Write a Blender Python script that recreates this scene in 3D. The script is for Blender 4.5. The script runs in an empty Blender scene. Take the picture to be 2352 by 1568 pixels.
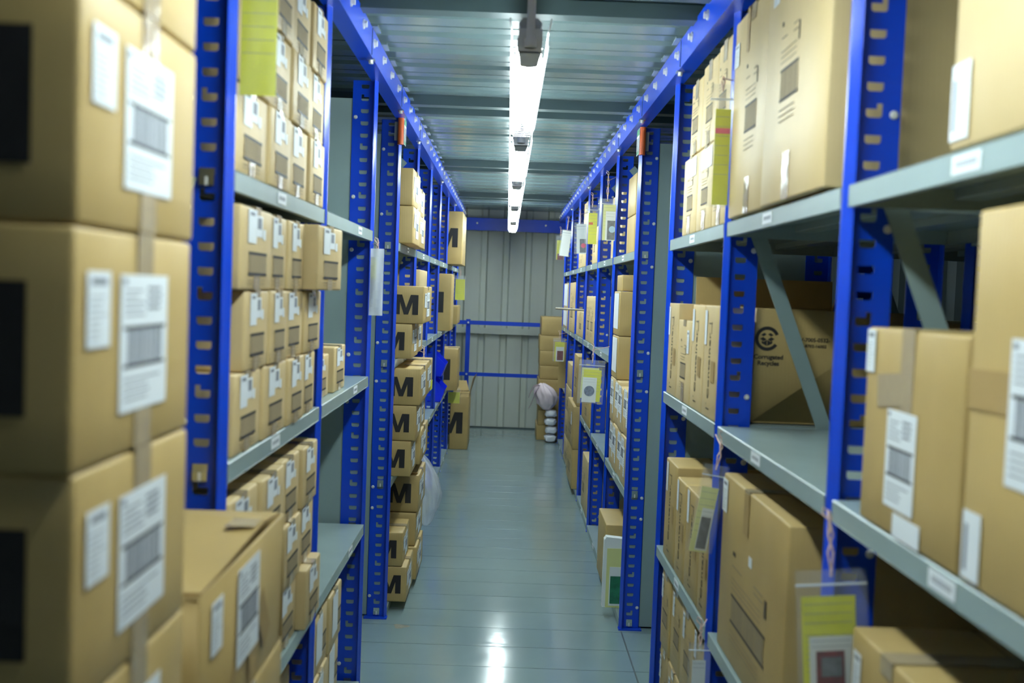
import bpy, bmesh, math, random
from mathutils import Vector, Matrix
PI = math.pi
sc = bpy.context.scene
COL = sc.collection

# ------------------------------------------------------------------ camera
CAM_F, CAM_YAW, CAM_PITCH, CAM_ROLL, CAM_H = 2400.0, .0068, -.0485, .0378, 1.567
def make_camera():
    cy, sy = math.cos(CAM_YAW), math.sin(CAM_YAW)
    cp, sp = math.cos(CAM_PITCH), math.sin(CAM_PITCH)
    f = Vector((sy*cp, cy*cp, sp)); r = Vector((cy, -sy, 0)); u = r.cross(f)
    cr, sr = math.cos(CAM_ROLL), math.sin(CAM_ROLL)
    R = cr*r + sr*u; U = -sr*r + cr*u
    cam = bpy.data.cameras.new('camera'); o = bpy.data.objects.new('camera', cam); COL.objects.link(o)
    M = Matrix((R, U, -f)).transposed().to_4x4(); M.translation = Vector((0, 0, CAM_H))
    o.matrix_world = M
    cam.sensor_width = 23.52; cam.lens = CAM_F/2352*23.52
    cam.clip_start = .02
    cam.dof.use_dof = True; cam.dof.focus_distance = 5.6; cam.dof.aperture_fstop = 2.2
    sc.camera = o
make_camera()

# ------------------------------------------------------------------ world and exposure
w = bpy.data.worlds.new('dim surroundings'); sc.world = w; w.use_nodes = True
w.node_tree.nodes['Background'].inputs[0].default_value = (.45, .62, .68, 1)
w.node_tree.nodes['Background'].inputs[1].default_value = .01
vs = sc.view_settings
sc.display_settings.display_device = 'sRGB'
vs.view_transform = 'Standard'; vs.look = 'None'; vs.gamma = 1; vs.use_curve_mapping = False
vs.exposure = .74
TUBE_STRENGTH = 46.0
sc.cycles.use_denoising = True
sc.cycles.max_bounces = 8
sc.cycles.sample_clamp_indirect = 6

# ------------------------------------------------------------------ materials
def mat(name, col, rough=.5, metal=0, spec=.5, noise=0, nscale=8, bump=0, bscale=60, coat=0, emit=None, estr=0, alpha=1, trans=0, rnd=0, stretch=None):
    m = bpy.data.materials.new(name); m.use_nodes = True
    nt = m.node_tree; b = nt.nodes['Principled BSDF']
    b.inputs['Base Color'].default_value = (*col, 1); b.inputs['Roughness'].default_value = rough
    b.inputs['Metallic'].default_value = metal; b.inputs['Specular IOR Level'].default_value = spec
    b.inputs['Coat Weight'].default_value = coat; b.inputs['Coat Roughness'].default_value = .15
    if emit: b.inputs['Emission Color'].default_value = (*emit, 1); b.inputs['Emission Strength'].default_value = estr
    b.inputs['Alpha'].default_value = alpha; b.inputs['Transmission Weight'].default_value = trans
    tc = nt.nodes.new('ShaderNodeTexCoord')
    vec = tc.outputs['Object']
    if stretch:
        mp = nt.nodes.new('ShaderNodeMapping'); mp.inputs['Scale'].default_value = stretch
        nt.links.new(vec, mp.inputs[0]); vec = mp.outputs[0]
    cur = None
    if noise:
        n = nt.nodes.new('ShaderNodeTexNoise'); n.inputs['Scale'].default_value = nscale; n.inputs['Detail'].default_value = 6
        nt.links.new(vec, n.inputs['Vector'])
        r = nt.nodes.new('ShaderNodeValToRGB')
        r.color_ramp.elements[0].position = .3; r.color_ramp.elements[1].position = .7
        r.color_ramp.elements[0].color = (*[c*(1-noise) for c in col], 1)
        r.color_ramp.elements[1].color = (*[min(1, c*(1+noise)) for c in col], 1)
        nt.links.new(n.outputs[0], r.inputs[0]); cur = r.outputs[0]
    if rnd:
        oi = nt.nodes.new('ShaderNodeObjectInfo')
        mr = nt.nodes.new('ShaderNodeMapRange'); mr.inputs[3].default_value = 1-rnd; mr.inputs[4].default_value = 1+rnd
        nt.links.new(oi.outputs['Random'], mr.inputs[0])
        hs = nt.nodes.new('ShaderNodeHueSaturation')
        nt.links.new(mr.outputs[0], hs.inputs['Value'])
        if cur: nt.links.new(cur, hs.inputs['Color'])
        else: hs.inputs['Color'].default_value = (*col, 1)
        cur = hs.outputs[0]
    if cur: nt.links.new(cur, b.inputs['Base Color'])
    if bump:
        n2 = nt.nodes.new('ShaderNodeTexNoise'); n2.inputs['Scale'].default_value = bscale; n2.inputs['Detail'].default_value = 4
        nt.links.new(vec, n2.inputs['Vector'])
        bp = nt.nodes.new('ShaderNodeBump'); bp.inputs['Strength'].default_value = bump; bp.inputs['Distance'].default_value = .004
        nt.links.new(n2.outputs[0], bp.inputs['Height']); nt.links.new(bp.outputs[0], b.inputs['Normal'])
    return m

def cardboard(name, col, rnd=.06):
    m = mat(name, col, rough=.5, spec=.42, noise=.07, nscale=5, rnd=rnd)
    nt = m.node_tree; b = nt.nodes['Principled BSDF']
    tc = [n for n in nt.nodes if n.type == 'TEX_COORD'][0]
    wv = nt.nodes.new('ShaderNodeTexWave'); wv.bands_direction = 'DIAGONAL'; wv.inputs['Scale'].default_value = 60; wv.inputs['Distortion'].default_value = .6
    mp = nt.nodes.new('ShaderNodeMapping'); mp.inputs['Scale'].default_value = (1, 1, .02)
    nt.links.new(tc.outputs['Object'], mp.inputs[0]); nt.links.new(mp.outputs[0], wv.inputs[0])
    n2 = nt.nodes.new('ShaderNodeTexNoise'); n2.inputs['Scale'].default_value = 14; n2.inputs['Detail'].default_value = 5
    nt.links.new(tc.outputs['Object'], n2.inputs['Vector'])
    mx = nt.nodes.new('ShaderNodeMath'); mx.operation = 'MULTIPLY_ADD'; mx.inputs[1].default_value = 3.0
    nt.links.new(n2.outputs[0], mx.inputs[0]); nt.links.new(wv.outputs['Fac'], mx.inputs[2])
    bp = nt.nodes.new('ShaderNodeBump'); bp.inputs['Strength'].default_value = .045; bp.inputs['Distance'].default_value = .003
    nt.links.new(mx.outputs[0], bp.inputs['Height']); nt.links.new(bp.outputs[0], b.inputs['Normal'])
    return m

M = {}
M['card'] = cardboard('kraft cardboard', (.465, .330, .125))
M['cardpale'] = cardboard('pale kraft cardboard', (.60, .455, .225))
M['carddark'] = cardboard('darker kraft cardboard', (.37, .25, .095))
M['cardin'] = mat('cardboard inside', (.42, .28, .11), rough=.8, noise=.1, nscale=20)
M['seam'] = mat('cardboard flap gap', (.10, .06, .025), rough=.9)
M['blue'] = mat('blue powder coat', (.0, .052, .58), rough=.30, spec=.6, noise=.05, nscale=3, bump=.05, bscale=300)
M['grey'] = mat('grey green shelf paint', (.30, .385, .38), rough=.27, spec=.6, noise=.06, nscale=4, bump=.06, bscale=120)
M['panel'] = mat('grey green panel paint', (.25, .34, .335), rough=.5, spec=.4, noise=.05, nscale=3)
M['zinc'] = mat('zinc plated steel', (.75, .78, .76), rough=.25, metal=1)
M['bolt'] = mat('bright bolt steel', (.82, .82, .78), rough=.3, metal=.2)
M['bracket'] = mat('light grey bracket', (.50, .50, .52), rough=.45)
M['white'] = mat('white label paper', (.78, .83, .86), rough=.5, spec=.4)
M['ink'] = mat('black ink', (.012, .011, .012), rough=.6)
M['greyink'] = mat('grey ink', (.22, .24, .28), rough=.6)
M['fadeink'] = mat('faded brown print', (.05, .04, .03), rough=.7)
M['barfill'] = mat('faded barcode lines', (.33, .26, .15), rough=.7)
M['tape'] = mat('clear parcel tape', (.42, .33, .20), rough=.14, spec=.9, bump=.5, bscale=35)
M['yellow'] = mat('yellow card', (.72, .72, .03), rough=.5, noise=.04, nscale=30)
M['yellowpale'] = mat('pale yellow card', (.70, .72, .30), rough=.5)
M['paper'] = mat('white paper', (.80, .84, .83), rough=.5)
M['darkred'] = mat('dark red photo print', (.16, .02, .03), rough=.4, noise=.4, nscale=60)
M['pink'] = mat('pink photo print', (.80, .10, .18), rough=.4)
M['bluepic'] = mat('slate blue photo print', (.16, .20, .30), rough=.4, noise=.4, nscale=80)
M['greenpic'] = mat('green photo print', (.02, .17, .09), rough=.4, noise=.35, nscale=30)
M['greypic'] = mat('grey photo print', (.15, .16, .18), rough=.4, noise=.35, nscale=50)
M['lightblue'] = mat('light blue photo print', (.45, .65, .80), rough=.4)
M['orange'] = mat('orange plastic', (.62, .12, .03), rough=.3)
M['green'] = mat('green print', (.05, .25, .12), rough=.5)
M['string'] = mat('pink and white string', (.72, .52, .46), rough=.9, noise=.3, nscale=120)
M['binblue'] = mat('bright blue plastic', (.005, .03, .85), rough=.3, spec=.5)
M['lampgrey'] = mat('grey lamp casing', (.22, .23, .25), rough=.45)
M['wire'] = mat('white coated wire', (.75, .78, .8), rough=.35)
M['tube'] = mat('lit fluorescent tube', (.9, .9, .9), emit=(.86, 1.0, 1.0), estr=TUBE_STRENGTH)
M['reflector'] = mat('white lamp reflector', (.85, .88, .9), rough=.3)
M['deck'] = mat('grey green deck steel', (.15, .215, .22), rough=.22, spec=.8, noise=.06, nscale=2, bump=.02, bscale=12, stretch=(.25, 3, 3))
M['joist'] = mat('dark steel joist paint', (.05, .08, .085), rough=.4, spec=.5, noise=.1, nscale=3)
M['wall'] = mat('grey beige wall sheet', (.62, .66, .59), rough=.42, spec=.4, noise=.10, nscale=2.5, stretch=(1, 1, .25))
M['wood'] = mat('pallet wood', (.20, .13, .07), rough=.8, noise=.2, nscale=12, stretch=(1, 8, 8))
M['pinkbag'] = mat('pale pink plastic film', (.88, .74, .80), rough=.3, bump=.8, bscale=14)
M['whitebag'] = mat('white plastic wrap', (.85, .88, .95), rough=.35, bump=.5, bscale=18)

def film(name, col, fac):
    m = bpy.data.materials.new(name); m.use_nodes = True; nt = m.node_tree; nt.nodes.clear()
    out = nt.nodes.new('ShaderNodeOutputMaterial'); mix = nt.nodes.new('ShaderNodeMixShader')
    tr = nt.nodes.new('ShaderNodeBsdfTransparent'); b = nt.nodes.new('ShaderNodeBsdfPrincipled')
    b.inputs['Base Color'].default_value = (*col, 1); b.inputs['Roughness'].default_value = .12
    n = nt.nodes.new('ShaderNodeTexNoise'); n.inputs['Scale'].default_value = 25
    bp = nt.nodes.new('ShaderNodeBump'); bp.inputs['Strength'].default_value = .6; bp.inputs['Distance'].default_value = .003
    tc = nt.nodes.new('ShaderNodeTexCoord'); nt.links.new(tc.outputs['Object'], n.inputs['Vector'])
    nt.links.new(n.outputs[0], bp.inputs['Height']); nt.links.new(bp.outputs[0], b.inputs['Normal'])
    mix.inputs[0].default_value = fac
    nt.links.new(tr.outputs[0], mix.inputs[1]); nt.links.new(b.outputs[0], mix.inputs[2]); nt.links.new(mix.outputs[0], out.inputs[0])
    return m
M['film'] = film('clear plastic film', (.75, .80, .84), .13)
M['milky'] = film('milky plastic film', (.82, .88, .94), .6)

M['haze'] = film('thin crumpled film', (.84, .88, .95), .38)

def floor_mat():
    m = mat('grey painted floor planks', (.225, .31, .32), rough=.22, spec=.55, noise=.07, nscale=1.6)
    nt = m.node_tree; b = nt.nodes['Principled BSDF']
    tc = [n for n in nt.nodes if n.type == 'TEX_COORD'][0]
    mp = nt.nodes.new('ShaderNodeMapping'); mp.inputs['Scale'].default_value = (1.0, 2.2, 1)
    n1 = nt.nodes.new('ShaderNodeTexNoise'); n1.inputs['Scale'].default_value = 3.5; n1.inputs['Detail'].default_value = 3
    n2 = nt.nodes.new('ShaderNodeTexNoise'); n2.inputs['Scale'].default_value = 45; n2.inputs['Detail'].default_value = 3
    nt.links.new(tc.outputs['Object'], mp.inputs[0]); nt.links.new(mp.outputs[0], n1.inputs['Vector']); nt.links.new(tc.outputs['Object'], n2.inputs['Vector'])
    ma = nt.nodes.new('ShaderNodeMath'); ma.operation = 'MULTIPLY_ADD'; ma.inputs[1].default_value = .05
    nt.links.new(n2.outputs[0], ma.inputs[0]); nt.links.new(n1.outputs[0], ma.inputs[2])
    bp = nt.nodes.new('ShaderNodeBump'); bp.inputs['Strength'].default_value = .12; bp.inputs['Distance'].default_value = .01
    nt.links.new(ma.outputs[0], bp.inputs['Height']); nt.links.new(bp.outputs[0], b.inputs['Normal'])
    mr = nt.nodes.new('ShaderNodeMapRange'); mr.inputs[3].default_value = .09; mr.inputs[4].default_value = .17
    nt.links.new(n1.outputs[0], mr.inputs[0]); nt.links.new(mr.outputs[0], b.inputs['Roughness'])
    return m
M['floor'] = floor_mat()
M['groove'] = mat('dark floor joint', (.05, .075, .08), rough=.6)

# ------------------------------------------------------------------ mesh helpers
class MB:
    """collects simple shapes into one mesh, with material slots"""
    def __init__(s): s.v = []; s.f = []; s.m = []; s.mats = []
    def slot(s, m):
        if m not in s.mats: s.mats.append(m)
        return s.mats.index(m)
    def poly(s, pts, m):
        i = len(s.v); s.v += [tuple(p) for p in pts]; s.f.append(tuple(range(i, i+len(pts)))); s.m.append(s.slot(m))
    def box(s, a, b, m, rot=None, piv=None):
        x0, y0, z0 = a; x1, y1, z1 = b
        P = [Vector(p) for p in ((x0,y0,z0),(x1,y0,z0),(x1,y1,z0),(x0,y1,z0),(x0,y0,z1),(x1,y0,z1),(x1,y1,z1),(x0,y1,z1))]
        if rot is not None:
            c = Vector(piv) if piv is not None else Vector(((x0+x1)/2, (y0+y1)/2, (z0+z1)/2))
            P = [rot @ (p-c) + c for p in P]
        i = len(s.v); s.v += [tuple(p) for p in P]; k = s.slot(m)
        for q in ((0,3,2,1),(4,5,6,7),(0,1,5,4),(1,2,6,5),(2,3,7,6),(3,0,4,7)):
            s.f.append(tuple(i+j for j in q)); s.m.append(k)
    def tube(s, pts, r, m, n=8, cap=True):
        pts = [Vector(p) for p in pts]; rings = []; k = s.slot(m)
        for j, p in enumerate(pts):
            d = (pts[min(j+1, len(pts)-1)] - pts[max(j-1, 0)]).normalized()
            up = Vector((0, 0, 1)) if abs(d.z) < .9 else Vector((1, 0, 0))
            a = d.cross(up).normalized(); b = d.cross(a)
            rr = r[j] if isinstance(r, (list, tuple)) else r
            i = len(s.v); s.v += [tuple(p + rr*(math.cos(2*PI*t/n)*a + math.sin(2*PI*t/n)*b)) for t in range(n)]
            rings.append(i)
        for j in range(len(pts)-1):
            for t in range(n):
                u = (t+1) % n; s.f.append((rings[j]+t, rings[j]+u, rings[j+1]+u, rings[j+1]+t)); s.m.append(k)
        if cap:
            s.f.append(tuple(rings[0]+t for t in range(n))); s.m.append(k)
            s.f.append(tuple(rings[-1]+t for t in reversed(range(n)))); s.m.append(k)
    def prism(s, outline, axis, a, b, m):
        """outline: 2D points; axis 0/1/2 = extrusion axis; a,b = extents"""
        def P(p, t):
            if axis == 0: return (t, p[0], p[1])
            if axis == 1: return (p[0], t, p[1])
            return (p[0], p[1], t)
        n = len(outline); k = s.slot(m); i = len(s.v)
        s.v += [P(p, a) for p in outline] + [P(p, b) for p in outline]
        for t in range(n):
            u = (t+1) % n; s.f.append((i+t, i+u, i+n+u, i+n+t)); s.m.append(k)
        s.f.append(tuple(i+t for t in reversed(range(n)))); s.m.append(k)
        s.f.append(tuple(i+n+t for t in range(n))); s.m.append(k)
    def mesh(s, name, smooth=False):
        me = bpy.data.meshes.new(name); me.from_pydata(s.v, [], s.f)
        for m in s.mats: me.materials.append(m)
        me.polygons.foreach_set('material_index', s.m)
        bm = bmesh.new(); bm.from_mesh(me); bmesh.ops.recalc_face_normals(bm, faces=bm.faces); bm.to_mesh(me); bm.free()
        if smooth: me.polygons.foreach_set('use_smooth', [True]*len(me.polygons))
        me.update(); return me

def link(name, me, parent=None, loc=(0, 0, 0), rot=(0, 0, 0), scale=None):
    o = bpy.data.objects.new(name, me); COL.objects.link(o); o.location = loc; o.rotation_euler = rot
    if scale: o.scale = scale
    if parent: o.parent = parent
    return o
LABELS = {}
def tag(o, label, cat, group=None):
    LABELS.setdefault(label, []).append(o.name)
    o['label'] = label; o['category'] = cat
    if group: o['group'] = group
    return o
def struct(o): o['kind'] = 'structure'; return o

def bevelled(me, width=.004, segs=2, angle=30):
    bm = bmesh.new(); bm.from_mesh(me); bmesh.ops.remove_doubles(bm, verts=bm.verts, dist=1e-6)
    ed = [e for e in bm.edges if len(e.link_faces) == 2 and e.calc_face_angle(0) > math.radians(angle)]
    bmesh.ops.bevel(bm, geom=ed, offset=width, segments=segs, affect='EDGES', profile=.5)
    for f in bm.faces: f.smooth = True
    bm.to_mesh(me); bm.free()
    return me

def text_mesh(txt, size, m, bold=0, name='print', depth=.0003):
    cu = bpy.data.curves.new(name, 'FONT'); cu.body = txt; cu.size = size; cu.extrude = depth; cu.offset = bold
    cu.align_x = 'CENTER'; cu.align_y = 'CENTER'; cu.resolution_u = 3
    o = bpy.data.objects.new('tmp', cu); COL.objects.link(o)
    dg = bpy.context.evaluated_depsgraph_get(); me = bpy.data.meshes.new_from_object(o.evaluated_get(dg))
    bpy.data.objects.remove(o); bpy.data.curves.remove(cu)
    me.materials.clear(); me.materials.append(m); me.name = name
    return me
# ------------------------------------------------------------------ world layout numbers (metres)
XL, XR = -.513, .585              # aisle faces of the left and right racking
WALL_Y = 11.86
CEIL = 2.467
TOP = 2.335                       # underside of the long blue beams = post tops
PITCH = .55/12
LEVELS = [.045, .655, 1.222, 1.772]
L_NEAR = [1.92, 2.92, 3.96]
L_FAR = [4.86 + k*1.0 for k in range(7)]
R_NEAR = [-1.18, -.18, .82, 1.82, 2.82, 3.80]
R_FAR = [4.82 + k*1.0 for k in range(7)]
DEPTH = .60

# ------------------------------------------------------------------ floor
def build_floor():
    mb = MB(); x0, x1 = -3.2, 3.2
    y = -5.04; n = 0
    while y < WALL_Y + .1:
        y2 = y + .252
        mb.poly([(x0, y+.0025, 0), (x1, y+.0025, 0), (x1, y2-.0025, 0), (x0, y2-.0025, 0)], M['floor'])
        mb.poly([(x0, y2-.0025, 0), (x1, y2-.0025, 0), (x1, y2-.0012, -.004), (x0, y2-.0012, -.004)], M['floor'])
        mb.poly([(x0, y2-.0012, -.004), (x1, y2-.0012, -.004), (x1, y2+.0012, -.004), (x0, y2+.0012, -.004)], M['groove'])
        mb.poly([(x0, y2+.0012, -.004), (x1, y2+.0012, -.004), (x1, y2+.0025, 0), (x0, y2+.0025, 0)], M['floor'])
        y = y2; n += 1
    o = struct(link('floor', mb.mesh('floor')))
    mb = MB()
    for X in (XR+.004,): mb.box((X, -3, -.001), (X+.006, R_FAR[0]-.02, .0012), M['groove'])
    struct(link('trim_1', mb.mesh('joint')))
    # chip in the paint by the left stack
    mb = MB(); pts = []
    for i in range(18):
        a = 2*PI*i/18; r = 1 + .25*math.sin(3*a+1)
        pts.append((-.432+.035*r*math.cos(a), 4.76+.03*r*math.sin(a), .0012))
    mb.poly(pts, mat('worn floor patch', (.17, .17, .13), rough=.6, noise=.3, nscale=60))
    tag(link('worn_patch', mb.mesh('worn patch')), 'small worn brownish patch in the floor paint before the left carton stack', 'stain')
build_floor()

# ------------------------------------------------------------------ ceiling deck and joists
def build_ceiling():
    x0, x1 = -3.2, 3.2
    prof = []
    y = -5.0; p = .262
    while y < WALL_Y + .2:
        prof += [(y, 0.0), (y+.006, .022), (y+.012, .022), (y+.016, 0.0), (y+.085, .0), (y+.097, .014), (y+.150, .014), (y+.162, 0.0)]
        y += p
    mb = MB()
    for a, b in zip(prof[:-1], prof[1:]):
        mb.poly([(x0, a[0], CEIL+a[1]), (x1, a[0], CEIL+a[1]), (x1, b[0], CEIL+b[1]), (x0, b[0], CEIL+b[1])], M['deck'])
    struct(link('ceiling', mb.mesh('ceiling')))
    for n, yc in enumerate((-1.6, 1.25, 3.02, 4.95, 7.35, 9.75)):
        mb = MB()
        for dy in (-.02, .24):
            # C channels carrying the deck
            mb.box((-3.2, yc+dy, CEIL-.045), (3.2, yc+dy+.004, CEIL-.002), M['joist'])
            mb.box((-3.2, yc+dy, CEIL-.048), (3.2, yc+dy+.070, CEIL-.045), M['joist'])
            mb.box((-3.2, yc+dy+.067, CEIL-.045), (3.2, yc+dy+.070, CEIL-.032), M['joist'])
        o = link('deck_joist', mb.mesh('deck joist'))
        tag(o, ('pair of dark steel joists across the ceiling ' + ('behind the camera', 'above the camera', 'before the nearest lit lamp', 'over the second hanging lamp', 'over the third and fourth hanging lamps', 'nearest the end wall')[n]), 'joist', 'joists under the deck')
build_ceiling()

# ------------------------------------------------------------------ walls
def corr_wall(name, a, b, z0, z1, depth, m, pitch=.25, normal=1):
    """corrugated sheet from a to b (2D points), ribs vertical"""
    ax, ay = a; bx, by = b; L = math.hypot(bx-ax, by-ay); dx, dy = (bx-ax)/L, (by-ay)/L; nx, ny = -dy*normal, dx*normal
    prof = []; t = 0
    while t < L:
        prof += [(t, 0), (t+.135, 0), (t+.155, depth), (t+.205, depth), (t+.225, 0)]; t += pitch
    prof = [q for q in prof if q[0] <= L] + [(L, 0)]
    mb = MB()
    for p, q in zip(prof[:-1], prof[1:]):
        P = lambda s, z: (ax+dx*s[0]+nx*s[1], ay+dy*s[0]+ny*s[1], z)
        mb.poly([P(p, z0), P(q, z0), P(q, z1), P(p, z1)], m)
    return struct(link(name, mb.mesh(name)))
corr_wall('wall_back', (-3.2, WALL_Y), (3.2, WALL_Y), 0, 2.62, .035, M['wall'])
corr_wall('wall_left', (-3.0, -5), (-3.0, WALL_Y), 0, 2.62, .035, M['joist'], normal=-1)  # both side walls painted dark: shade behind the racks put into their colour
corr_wall('wall_right', (3.0, -5), (3.0, WALL_Y), 0, 2.62, .035, M['joist'])
corr_wall('wall_front', (-3.2, -4.9), (3.2, -4.9), 0, 2.62, .035, M['wall'])
# girt on the end wall and the floor angle, thin sheet laps
mb = MB(); mb.box((-3, WALL_Y-.05, 1.075), (3, WALL_Y-.002, 1.135), M['wall']); mb.box((-3, WALL_Y-.054, 1.070), (3, WALL_Y-.050, 1.14), M['wall'])
struct(link('trim_2', mb.mesh('girt')))
mb = MB(); mb.box((-3, WALL_Y-.03, 0), (3, WALL_Y-.002, .012), M['joist']); struct(link('trim_3', mb.mesh('floor angle')))

# end beam
mb = MB(); Y = 11.62
mb.box((-.62, Y, 2.225), (.70, Y+.004, 2.355), M['blue']); mb.box((-.62, Y, 2.221), (.70, Y+.05, 2.225), M['blue']); mb.box((-.62, Y, 2.355), (.70, Y+.05, 2.359), M['blue'])
eb = link('cross_beam', mb.mesh('cross beam'))
for x in (-.355, -.355+.76):
    mb = MB(); mb.tube([(x, Y-.012, 2.30), (x, Y+.001, 2.30)], .012, M['bolt'], 6); link('bolt', mb.mesh('bolt'), eb)
tag(eb, 'bright blue steel beam across the aisle in front of the end wall', 'beam')

# long beams over the posts
def long_beam(side):
    X = XL if side < 0 else XR; s = -side
    xi = X + s*.030      # aisle-facing web
    mb = MB(); y0, y1 = -2.6, 11.6
    def bx(xa, xb, z0, z1): mb.box((min(xa, xb), y0, z0), (max(xa, xb), y1, z1), M['blue'])
    bx(xi, xi-s*.003, TOP+.003, TOP+.093)          # web
    bx(xi, xi-s*.055, TOP, TOP+.003)               # bottom flange
    bx(xi-s*.052, xi-s*.055, TOP+.003, TOP+.012)
    bx(xi, xi-s*.02, TOP+.093, TOP+.096)           # top lip
    o = link('long_beam', mb.mesh('long beam'))
    bolt = MB(); bolt.tube([(0, 0, 0), (s*.004, 0, 0)], .016, M['bolt'], 12); bolt.tube([(s*.004, 0, 0), (s*.013, 0, 0)], .011, M['bolt'], 6); bme = bolt.mesh('bolt')
    y = 2.55; k = 0
    while y < 11.5:
        link('bolt', bme, o, (xi, y, TOP+.052)); y += .262; k += 1
    plate = MB(); plate.box((0, 0, 0), (s*.002, .002, .088), M['groove']); pm = plate.mesh('joint')
    splice = MB(); splice.box((-.012, -.02, -.006), (.012, .02, 0), M['zinc']); splice.tube([(0, 0, -.006), (0, 0, -.016)], .008, M['bolt'], 6); sm = splice.mesh('splice bolt')
    for y in (3.55, 4.55, 5.5, 7.5, 9.5):
        link('butt_joint', pm, o, (xi, y, TOP+.004)); link('splice_bolt', sm, o, (xi-s*.008, y+.05, TOP))
    tab = MB(); tab.box((-.012, 0, 0), (.012, .10, .006), M['deck']); tm = tab.mesh('deck tab')
    y = 2.5
    while y < 11.4:
        link('deck_clip', tm, o, (xi+s*.006, y, TOP+.098)); y += .262
    tag(o, 'long bright blue beam with bolts over the ' + ('left' if side < 0 else 'right') + ' rack posts', 'beam', None)
long_beam(-1); long_beam(1)

# ------------------------------------------------------------------ slotted uprights
def post_mesh(sw, nmod=51):
    """right-hand post: bright angled nose sw wide at the aisle edge, slotted face set back behind it"""
    W = .095; t = .0015
    xs = [sw, .034, .038, .053, .059, .063, W]; SH = .030
    zs = [0, .0155, .0195, .0305, .040, PITCH]
    mb = MB(); mt = M['blue']
    def quad(xa, xb, za, zb, y): mb.poly([(xa, y, za), (xb, y, za), (xb, y, zb), (xa, y, zb)], mt)
    for k in range(nmod):
        z = k*PITCH; L = (k % 4 == 1)
        for i in range(len(xs)-1):
            for j in range(len(zs)-1):
                xa, xb, za, zb = xs[i], xs[i+1], zs[j], zs[j+1]
                hole = xa >= .034-1e-6 and xb <= .063+1e-6 and za >= .0155-1e-6 and zb <= .0305+1e-6
                if L and xa >= .053-1e-6 and xb <= .063+1e-6 and za >= .0155-1e-6 and zb <= .040+1e-6: hole = True
                if hole:
                    if j == 1 and i == 1: mb.poly([(xa, SH, z+za), (xb, SH, z+za), (xa, SH, z+zb)], mt)
                    if j == 1 and i == 4: mb.poly([(xa, SH, z+za), (xb, SH, z+za), (xb, SH, z+zb)], mt)
                    continue
                quad(xa, xb, z+za, z+zb, SH); quad(xa, xb, z+za, z+zb, SH+t)
        # hole rims
        rim = [(.038, .0155), (.059, .0155), (.063, .0195), (.063, .040 if L else .0305)]
        rim += ([(.053, .040), (.053, .0305)] if L else []) + [(.034, .0305), (.034, .0195)]
        for a, b in zip(rim, rim[1:]+rim[:1]):
            mb.poly([(a[0], SH, z+a[1]), (b[0], SH, z+b[1]), (b[0], SH+t, z+b[1]), (a[0], SH+t, z+a[1])], mt)
    H = nmod*PITCH
    # rounded corner and aisle flange, outer return lip
    path = [(sw, SH), (sw, .002), (sw-.0008, .0008), (sw-.002, 0), (.002, SH-.006), (.0, SH-.002), (0, SH+.004)]
    for q in (0, t):
        pp = [(a[0], a[1]+(q if k not in (0, 1) else 0)) for k, a in enumerate(path)] if q == 0 else [(sw-t, SH), (sw-t, .004), (sw-.004, .0035), (.004, SH-.005), (.002, SH+.004)]
        for a, b in zip(pp[:-1], pp[1:]):
            mb.poly([(a[0], a[1], 0), (b[0], b[1], 0), (b[0], b[1], H), (a[0], a[1], H)], mt)
    mb.box((W-t, SH, 0), (W, SH+.009, H), mt)
    return mb.mesh('slotted post')
POST_R = post_mesh(.014)
def mirrored(me, name):
    m2 = me.copy(); m2.name = name
    for v in m2.vertices: v.co.x = -v.co.x
    m2.flip_normals(); return m2
def shift_y(me, d):
    for v in me.vertices: v.co.y += d
    return me
POST_L = mirrored(post_mesh(.012), 'slotted post left')
def clip_mesh():
    mb = MB()
    mb.box((.034, -.006, -.002), (.062, -.001, .012), M['zinc']); mb.box((.034, -.009, -.020), (.062, -.003, -.002), M['zinc'])
    mb.box((.0455, -.011, -.020), (.0505, -.008, -.004), M['bolt'])
    return mb.mesh('shelf clip')
CLIP_R = shift_y(clip_mesh(), .029); CLIP_L = mirrored(CLIP_R, 'shelf clip left')
def rivet_mesh():
    mb = MB(); mb.tube([(0, -.001, 0), (0, -.005, 0)], [.008, .005], M['bolt'], 10); return mb.mesh('rivet')
RIVET = shift_y(rivet_mesh(), .030)
def foot_mesh(s):
    mb = MB(); mb.box((min(0, s*.10)-.004, -.006, 0), (max(0, s*.10)+.004, .038, .006), M['blue']); return mb.mesh('foot')
FOOT = {1: foot_mesh(1), -1: foot_mesh(-1)}
def brace_mesh(s, z0, z1):
    """flat bar leaning across the depth of the frame"""
    mb = MB(); xa, xb = s*.085, s*(DEPTH-.085); a = math.atan2(z1-z0, abs(xb-xa))
    w = .019/math.cos(PI/2-a) if False else .02
    d = Vector((xb-xa, 0, z1-z0)).normalized(); n = Vector((-d.z, 0, d.x))
    P = [Vector((xa, 0, z0)), Vector((xb, 0, z1))]
    o = [P[0]+n*w, P[0]-n*w, P[1]-n*w, P[1]+n*w]
    mb.prism([(p.x, p.z) for p in o], 1, .022, .026, M['panel'])
    return mb.mesh('brace')
BR = {}
for s in (1, -1):
    BR[s] = [brace_mesh(s, 1.76, .67), brace_mesh(s, .08, .62), brace_mesh(s, 2.27, 1.80)]
def panel_mesh(s):
    mb = MB(); a, b = sorted((s*.083, s*(DEPTH-.083)))
    mb.box((a-.05, .0335, .01), (b+.05, .0375, 2.27), M['panel'])
    return mb.mesh('side panel')
PANEL = {1: panel_mesh(1), -1: panel_mesh(-1)}
ORD = ['nearest', 'second', 'third', 'fourth', 'fifth', 'sixth', 'seventh', 'eighth']

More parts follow.
